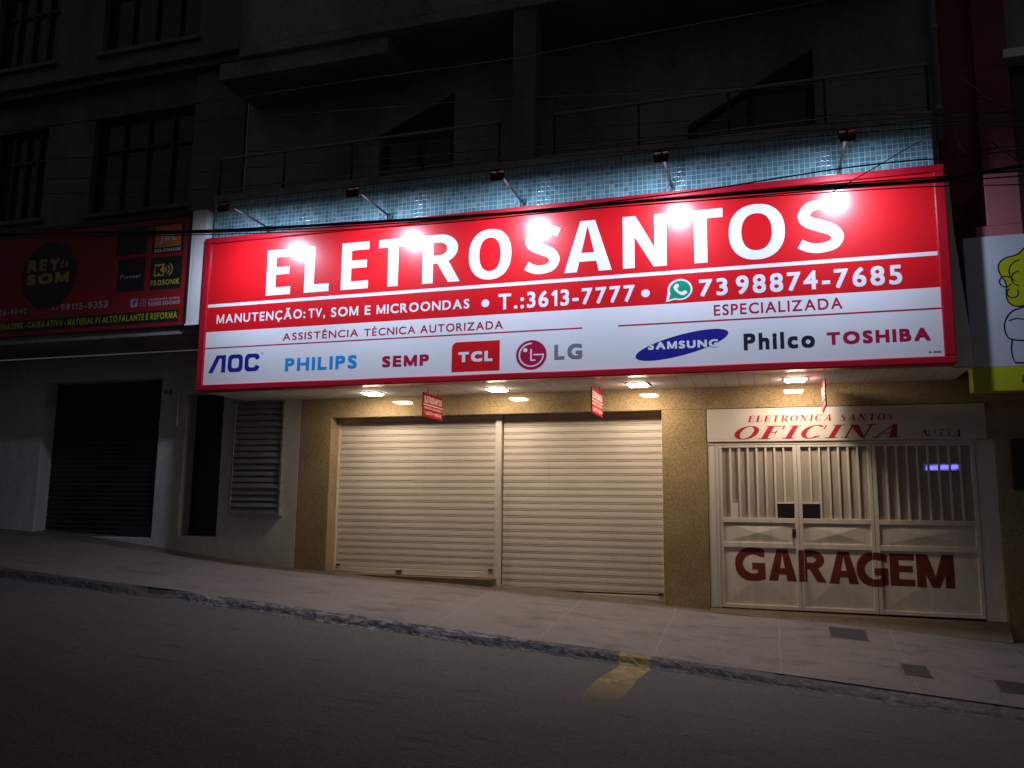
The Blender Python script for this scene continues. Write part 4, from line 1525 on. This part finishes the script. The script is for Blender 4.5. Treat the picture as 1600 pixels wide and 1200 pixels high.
b.build('house_number', left)
one('conduit', lambda b: b.tube([(-9.98, 11.985, 1.85), (-9.98, 11.985, 1.30)], 0.012, 'white_metal', 6), left)
wn_ = boxes('window_grille', left, 'slat_metal', (-8.755, -8.715, 11.90, 11.999, -0.235, 1.69), (-7.80, -7.76, 11.90, 11.999, -0.235, 1.69), (-8.715, -7.80, 11.90, 11.999, -0.235, -0.195), (-8.715, -7.80, 11.90, 11.999, 1.655, 1.69), bevel=0.004)
b = MB()
z = 1.65
rr_ = random.Random(5)
while z > -0.17:
    y = 11.93 + rr_.random() * 0.012
    tl = 0.020 + rr_.random() * 0.012
    b.poly([(-8.715, y, z), (-7.80, y, z), (-7.80, y - tl, z - 0.07), (-8.715, y - tl, z - 0.07)], 'slat_metal')
    b.poly([(-8.715, y - tl, z - 0.07), (-7.80, y - tl, z - 0.07), (-7.80, y + 0.02, z - 0.10), (-8.715, y + 0.02, z - 0.10)], 'slat_metal')
    z -= 0.104
b.build('slats', wn_)
boxes('canopy', left, 'plaster', (-18, -8.64, 10.80, 11.998, 2.66, 2.79), bevel=0.006)
b = MB()
# upper storeys with window openings
wins = [(-14.9, -13.55, 5.45, 7.35), (-12.40, -10.05, 5.40, 7.35), (-15.2, -13.55, 8.75, 10.6), (-12.40, -10.10, 8.72, 10.6)]
xs_ = [-18, -15.2, -14.9, -13.55, -12.40, -10.10, -10.05, -8.905]
zs_ = [2.79, 5.40, 5.45, 7.35, 8.72, 8.75, 10.6, 13.5]
for a in range(len(xs_) - 1):
    for c in range(len(zs_) - 1):
        cx, cz = (xs_[a] + xs_[a + 1]) / 2, (zs_[c] + zs_[c + 1]) / 2
        if any(q[0] < cx < q[1] and q[2] < cz < q[3] for q in wins):
            continue
        x0, x1, z0, z1 = xs_[a], xs_[a + 1], zs_[c], zs_[c + 1]
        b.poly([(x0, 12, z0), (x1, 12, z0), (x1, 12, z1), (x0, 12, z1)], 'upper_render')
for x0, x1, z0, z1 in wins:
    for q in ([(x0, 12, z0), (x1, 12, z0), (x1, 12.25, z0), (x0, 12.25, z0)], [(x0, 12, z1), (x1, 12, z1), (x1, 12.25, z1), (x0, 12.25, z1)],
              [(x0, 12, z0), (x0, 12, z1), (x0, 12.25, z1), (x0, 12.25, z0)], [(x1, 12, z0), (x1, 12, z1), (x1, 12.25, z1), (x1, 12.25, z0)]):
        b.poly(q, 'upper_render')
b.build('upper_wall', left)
for x0, x1, z0, z1 in wins:
    f_ = MB()
    nb = 4
    for k in range(nb + 1):
        xx = x0 + (x1 - x0 - 0.05) * k / nb
        f_.box(xx, xx + 0.05, 12.12, 12.17, z0, z1, 'dark_metal')
    f_.box(x0, x1, 12.125, 12.165, z0, z0 + 0.05, 'dark_metal')
    f_.box(x0, x1, 12.125, 12.165, z1 - 0.05, z1, 'dark_metal')
    f_.box(x0, x1, 12.125, 12.165, z0 + (z1 - z0) * 0.66, z0 + (z1 - z0) * 0.66 + 0.05, 'dark_metal')
    o = f_.build('window', left)
    boxes('pane', o, 'glass', (x0, x1, 12.19, 12.20, z0, z1))
    boxes('sill', o, 'upper_render', (x0 - 0.08, x1 + 0.08, 11.90, 12.1, z0 - 0.09, z0 - 0.002), bevel=0.006)
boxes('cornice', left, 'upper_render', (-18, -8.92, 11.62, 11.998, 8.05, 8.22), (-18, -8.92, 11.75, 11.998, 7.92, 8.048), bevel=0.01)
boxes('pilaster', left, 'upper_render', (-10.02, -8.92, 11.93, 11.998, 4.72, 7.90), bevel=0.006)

# its sign
NY = 10.74
ns = thing('shop_sign', 'dim red shop sign with dark logo boxes and a lime line, over the black shutters', 'sign', (-12, 10.8, 2.80))
boxes('panel', ns, 'dull_red', (-17, -8.95, NY, 10.86, 2.792, 4.62))
boxes('frame', ns, 'black_ink', (-17, -8.90, NY - 0.02, 10.86, 4.622, 4.70), (-8.948, -8.90, NY - 0.02, 10.86, 2.792, 4.621), bevel=0.006)
P = facade(NY)
b = MB(P)
b.ell(-11.82, 3.83, 0.60, 0.60, 'black_ink', 1, wob=lambda an: 1 + 0.03 * math.sin(9 * an))
b.text('REY', -12.30, -11.60, 3.915, 4.125, 'gold', 0.05, 2)
b.text('do', -11.58, -11.42, 3.95, 4.10, 'gold', 0.02, 2)
b.text('SOM', -12.295, -11.377, 3.680, 3.865, 'gold', 0.055, 2)
b.build('emblem', ns, label='black scalloped disc with dark yellow letters')
for lab, bx in (('black box, blank', (-10.41, -9.79, 4.05, 4.54)), ('black box with a thin white name', (-10.35, -9.79, 3.42, 3.985)), ('black box with a yellow mark', (-9.68, -9.055, 3.41, 3.96)), ('orange box with white letters', (-9.68, -9.055, 4.03, 4.54))):
    b = MB(P)
    b.rect(bx[0], bx[1], bx[2], bx[3], 'black_ink', 1)
    if 'thin' in lab:
        b.text('Pioneer', -10.29, -9.86, 3.645, 3.715, 'pale_ink', 0.012, 2, 0.2)
    if 'yellow' in lab:
        b.rect(-9.60, -9.40, 3.64, 3.845, 'gold', 2)
        b.text('K', -9.575, -9.42, 3.665, 3.82, 'black_ink', 0.055, 3)
        for k in range(3):
            b.arc(-9.42, 3.742, 0.07 + 0.06 * k, 0.07 + 0.035 * k, 0.024, 0.02, -48, 48, 'gold', 2, 12)
        b.text('PROSONIK', -9.66, -9.085, 3.485, 3.575, 'gold', 0.035, 2)
    if 'orange' in lab:
        b.rect(-9.63, -9.11, 4.13, 4.50, 'orange', 2)
        b.text('JBL', -9.53, -9.20, 4.235, 4.40, 'pale_ink', 0.045, 3)
        b.text('SELENIUM', -9.63, -9.11, 4.05, 4.105, 'pale_ink', 0.04, 2)
    b.build('logo', ns, label=lab)
b = MB(P)
b.text('3026-4040', -13.05, -12.24, 3.175, 3.28, 'pale_ink', 0.02)
b.build('lettering', ns, label='pale telephone number, cut by the left edge')
b = MB(P)
b.text('73', -11.69, -11.56, 3.19, 3.255, 'pale_ink', 0.02)
b.text('99115-9353', -11.50, -10.50, 3.18, 3.295, 'pale_ink', 0.02)
b.build('lettering', ns, label='pale telephone numbers')
b = MB(P)
b.text('f', -9.995, -9.91, 3.165, 3.27, 'blue_ink', 0.06)
b.rect(-10.03, -9.89, 3.150, 3.285, 'pale_ink', 0.5)
o_, i_ = rrect(-9.845, -9.715, 3.152, 3.282, 0.035), rrect(-9.83, -9.73, 3.167, 3.267, 0.025)
b.strip(o_, i_, 'pink_ink')
b.arc(-9.78, 3.217, 0.034, 0.034, 0.013, 0.013, 0, 360, 'pink_ink')
b.text('acompanhe nossas', -9.67, -9.055, 3.236, 3.280, 'pale_ink', 0.02)
b.text('REDES SOCIAIS', -9.67, -9.055, 3.150, 3.215, 'pale_ink', 0.035)
b.build('lettering', ns, label='small pale line with two round icons')
b = MB(P)
b.rect(-17, -9.06, 2.86, 3.06, 'black_ink', 1)
b.text('ENGRENAGENS - CAIXA ATIVA - MATERIAL P/ ALTO FALANTE E REFORMA', -13.1, -9.085, 2.915, 3.025, 'lime', 0.03, 2)
b.build('lettering', ns, label='lime yellow line on a black band')

pb = thing('white_post', 'tall white boxed post between the dim red sign and the lit red sign', 'post', (-8.72, 10.8, 2.79))
boxes('body', pb, 'white_metal', (-8.83, -8.60, 10.70, 10.858, 2.80, 4.68), bevel=0.006)
boxes('edge_strip', pb, 'white_metal', (-8.885, -8.832, 10.71, 10.858, 2.80, 4.68), (-8.895, -8.60, 10.69, 10.858, 2.77, 2.799), bevel=0.004)

# ------------------------------------------------------------------ building on the right
rb = thing('corner_building', 'dark building with a faded rose red upper wall beside the gate', 'building', (4.6, 12.2, -1.7))
b = MB()
b.box(3.155, 9, 12.0, 12.3, FL, 3.40, 'plaster')
b.box(2.36, 2.80, 12.0, 12.3, 1.9, 13, 'rose')
b.box(2.80, 3.20, 11.82, 12.3, 3.10, 13, 'rose')
b.box(3.20, 9, 12.0, 12.3, 3.40, 4.62, 'plaster')
b.box(3.20, 9, 12.12, 12.3, 4.62, 6.0, 'dark_in')
b.box(3.20, 9, 12.0, 12.3, 6.15, 7.0, 'plaster')
b.box(3.20, 9, 12.12, 12.3, 7.0, 13, 'dark_in')
b.build('wall', rb)
boxes('pilaster', rb, 'rose_lit', (2.62, 3.00, 11.03, 11.999, 3.45, 4.12), (2.49, 3.00, 11.02, 11.999, 1.9, 3.449), bevel=0.01)
boxes('sill', rb, 'white_metal', (3.14, 9, 11.78, 12.12, 6.0, 6.13), bevel=0.01)
for k in range(3):
    w_ = boxes('window', rb, 'dark_metal', (3.24 + 1.5 * k, 3.30 + 1.5 * k, 12.06, 12.118, 4.62, 6.0), (4.60 + 1.5 * k, 4.66 + 1.5 * k, 12.06, 12.118, 4.62, 6.0), (3.30 + 1.5 * k, 4.60 + 1.5 * k, 12.06, 12.118, 5.94, 6.0))
    boxes('pane', w_, 'glass', (3.30 + 1.5 * k, 4.60 + 1.5 * k, 12.09, 12.10, 4.62, 5.94))
boxes('shop_door', rb, 'black_shutter', (3.3, 5.2, 11.97, 11.999, FL, 1.2))
pst = boxes('notice_board', None, 'black_ink', (2.92, 3.75, 11.93, 11.968, 0.25, 0.90), label='black notice board on the dark wall right of the gate', cat='notice board')
one('downpipe', lambda b: (b.tube([(2.34, 11.9, 4.97), (2.34, 11.9, 12)], 0.05, 'grey_metal', 12), [b.tube([(2.34, 11.9, z), (2.34, 11.9, z + 0.08)], 0.06, 'grey_metal', 12) for z in (5.4, 6.6, 7.8, 9.0)]),
    smooth=True, label='grey downpipe where the dark balcony meets the rose red wall', cat='pipe')

rs = thing('shop_sign', 'pale sign with a yellow green base and a line drawing, cut by the right edge', 'sign', (4, 11.1, 1.40))
RY = 11.0
KS = RY / 11.4
pn = MB()
pn.box(2.42 * KS, 6.2, RY, RY + 0.2, 1.752 * KS, 3.43 * KS, 'pale_sign')
pn.box(2.42 * KS, 6.2, RY + 0.001, RY + 0.2, 1.45 * KS, 1.751 * KS, 'yellow_sign')
pn.build('panel', rs, bevel=0.004)
P = lambda u, w_, L: (u * KS, RY - 0.0016 * L, w_ * KS)
b = MB(P)
# a plain curly bush on a rounded pot, standing in for the drawing
out = []
for k in range(80):
    an = 2 * math.pi * k / 80
    q = 1 + 0.13 * math.sin(5 * an + 0.6)
    out.append((3.18 + 0.37 * q * math.cos(an), 2.87 + 0.40 * q * math.sin(an)))
b.fl(out, 'yellow_sign', 1)
b.stroke(out + out[:2], 0.016, 'ink', 2)
for cx, cz, r0, a0, a1 in ((2.86, 2.83, 0.075, 40, 330), (2.93, 2.68, 0.07, 120, 400), (3.06, 2.95, 0.16, 100, 230), (3.02, 2.86, 0.10, 90, 260)):
    b.arc(cx, cz, r0, r0, 0.014, 0.014, a0, a1, 'ink', 2.2, 20)
pot = [(3.06, 2.50), (2.90, 2.44), (2.815, 2.30), (2.83, 2.14), (2.93, 2.08), (3.30, 2.06)]
b.stroke([(q.x, q.y) for q in spline([(x, z, 0) for x, z in pot], 8)], 0.016, 'ink', 2)
b.stroke([(2.86, 2.33), (2.95, 2.355), (3.06, 2.33)], 0.012, 'ink', 2)
b.stroke([(2.885, 2.09), (2.865, 1.97), (2.875, 1.86), (2.90, 1.795), (3.2, 1.79)], 0.016, 'ink', 2)
b.build('drawing', rs, label='yellow green curly bush drawn in dark outline')
b = MB(P)
b.text('E', 2.955, 3.03, 1.555, 1.645, 'ink', 0.015, 2, 0.2)
b.build('lettering', rs)

# ------------------------------------------------------------------ overhead cables
CAB = [
  (0.019,[(-11.176,8.60,3.803),(-8.933,8.60,3.636),(-7.135,8.60,3.484),(-6.018,8.60,3.423),(-4.475,8.60,3.359),(-3.374,8.60,3.316),(-2.443,8.60,3.289),(-1.459,8.60,3.286),(-0.602,8.60,3.268),(0.641,8.60,3.235),(1.692,8.60,3.199),(2.145,8.60,3.242),(2.711,8.60,3.291)]),
  (0.009,[(-11.196,8.62,3.772),(-7.150,8.62,3.470),(-5.248,8.62,3.362),(-3.543,8.62,3.304),(-2.374,8.62,3.312),(-1.286,8.62,3.297),(-0.207,8.62,3.283),(0.675,8.62,3.270),(1.697,8.62,3.236),(2.711,8.62,3.210)]),
  (0.007,[(-11.296,8.70,3.777),(-7.214,8.70,3.476),(-5.114,8.70,3.343),(-3.412,8.70,3.295),(-2.021,8.70,3.297),(-0.610,8.70,3.263),(0.679,8.70,3.246),(1.710,8.70,3.213),(2.732,8.70,3.189)]),
  (0.006,[(-4.079,8.90,3.379),(-2.843,8.90,3.372),(-1.329,8.90,3.359),(0.049,8.90,3.311),(1.004,8.90,3.280),(1.746,8.90,3.240),(2.786,8.90,3.152)]),
  (0.008,[(-2.120,8.50,3.258),(-1.268,8.50,3.284),(-0.593,8.50,3.301),(0.642,8.50,3.377),(1.379,8.50,3.390),(1.774,8.50,3.375),(2.690,8.50,3.390)]),
  (0.009,[(-10.997,8.30,5.146),(-8.576,8.30,5.088),(-6.201,8.30,5.081),(-4.279,8.30,5.059),(-2.673,8.30,5.028),(-0.941,8.30,5.078),(0.580,8.30,5.115),(0.916,8.30,5.150)]),
  (0.006,[(-10.771,8.20,4.433),(-8.070,8.20,4.173),(-5.924,8.20,4.053),(-4.189,8.20,3.966),(-2.628,8.20,3.888),(-0.883,8.20,3.803),(0.668,8.20,3.734),(1.682,8.20,3.680),(2.621,8.20,3.623)]),
  (0.006,[(-11.002,8.40,4.315),(-7.014,8.40,3.959),(-4.118,8.40,3.875),(-2.691,8.40,3.838),(-0.575,8.40,3.746),(0.917,8.40,3.692),(1.717,8.40,3.659),(2.677,8.40,3.612)]),
  (0.005,[(-10.549,8.00,4.607),(-6.717,8.00,4.239),(-4.093,8.00,4.031),(-2.137,8.00,3.934),(-0.542,8.00,3.838),(0.882,8.00,3.695),(1.642,8.00,3.602),(2.554,8.00,3.499)]),
  (0.005,[(-4.462,8.10,3.840),(-2.163,8.10,3.729),(-0.553,8.10,3.694),(0.424,8.10,3.641),(1.657,8.10,3.559),(2.572,8.10,3.356)]),
  (0.005,[(-7.132,8.45,4.934),(-5.402,8.45,4.817),(-3.507,8.45,4.680),(-2.259,8.45,4.577),(-0.564,8.45,4.401),(0.708,8.45,4.294),(1.760,8.45,4.241),(2.737,8.45,4.217)]),
  (0.005,[(1.796,8.50,3.741),(1.837,8.50,3.505),(1.925,8.50,3.396),(2.161,8.50,3.425),(2.691,8.50,3.415)]),
  (0.005,[(1.836,8.30,4.109),(2.039,8.30,3.883),(2.215,8.30,3.717),(2.638,8.30,3.470)]),
  (0.005,[(2.126,8.35,3.402),(2.251,8.35,3.292),(2.321,8.35,3.170),(2.608,8.35,2.878)]),
  (0.005,[(0.670,8.60,3.181),(1.039,8.60,3.371),(1.343,8.60,3.537),(1.521,8.60,3.622)]),
]
CL = ['thickest black cable running along the top edge of the lit red sign', 'middle strand just under the thickest cable along the sign top', 'lowest thin strand of the bundle along the sign top',
      'thin cable crossing the right half of the sign top below the bundle', 'thin cable rising off the bundle across the teal tiles at right', 'lone cable high up crossing the dark wall above the balcony rail',
      'thin cable crossing low in front of the balcony floor, full width', 'thin cable just below the balcony railing, full width', 'thin cable close to the balcony railing, full width', 'short thin cable over the tiled wall at right of the middle',
      'thin cable crossing the dark doors behind the balcony railing', 'sagging loop of thin cable before the rose red wall', 'short slanting cable high before the rose red wall', 'drooping cable end at the right edge of the photo', 'short wire slanting over the last flood lamp']


for (r, pts), lab in zip(CAB, CL):
    pts = list(pts)
    if pts[0][0] < -10:                       # long runs go on to the next poles
        d = Vector(pts[0]) - Vector(pts[1])
        pts.insert(0, tuple(Vector(pts[0]) + d.normalized() * 12))
    if pts[-1][0] > 2.4:
        d = Vector(pts[-1]) - Vector(pts[-2])
        pts.append(tuple(Vector(pts[-1]) + d.normalized() * 9))
    b = MB()
    b.tube(spline(pts), r, 'cable', 7)
    b.build('overhead_cable', smooth=True, label=lab, cat='cable', group='overhead cables along the street')

# ------------------------------------------------------------------ lift the place so the street lies near zero
for o in list(sc.objects):
    if o.parent is None and o.type != 'CAMERA':
        o.location.z += EYE
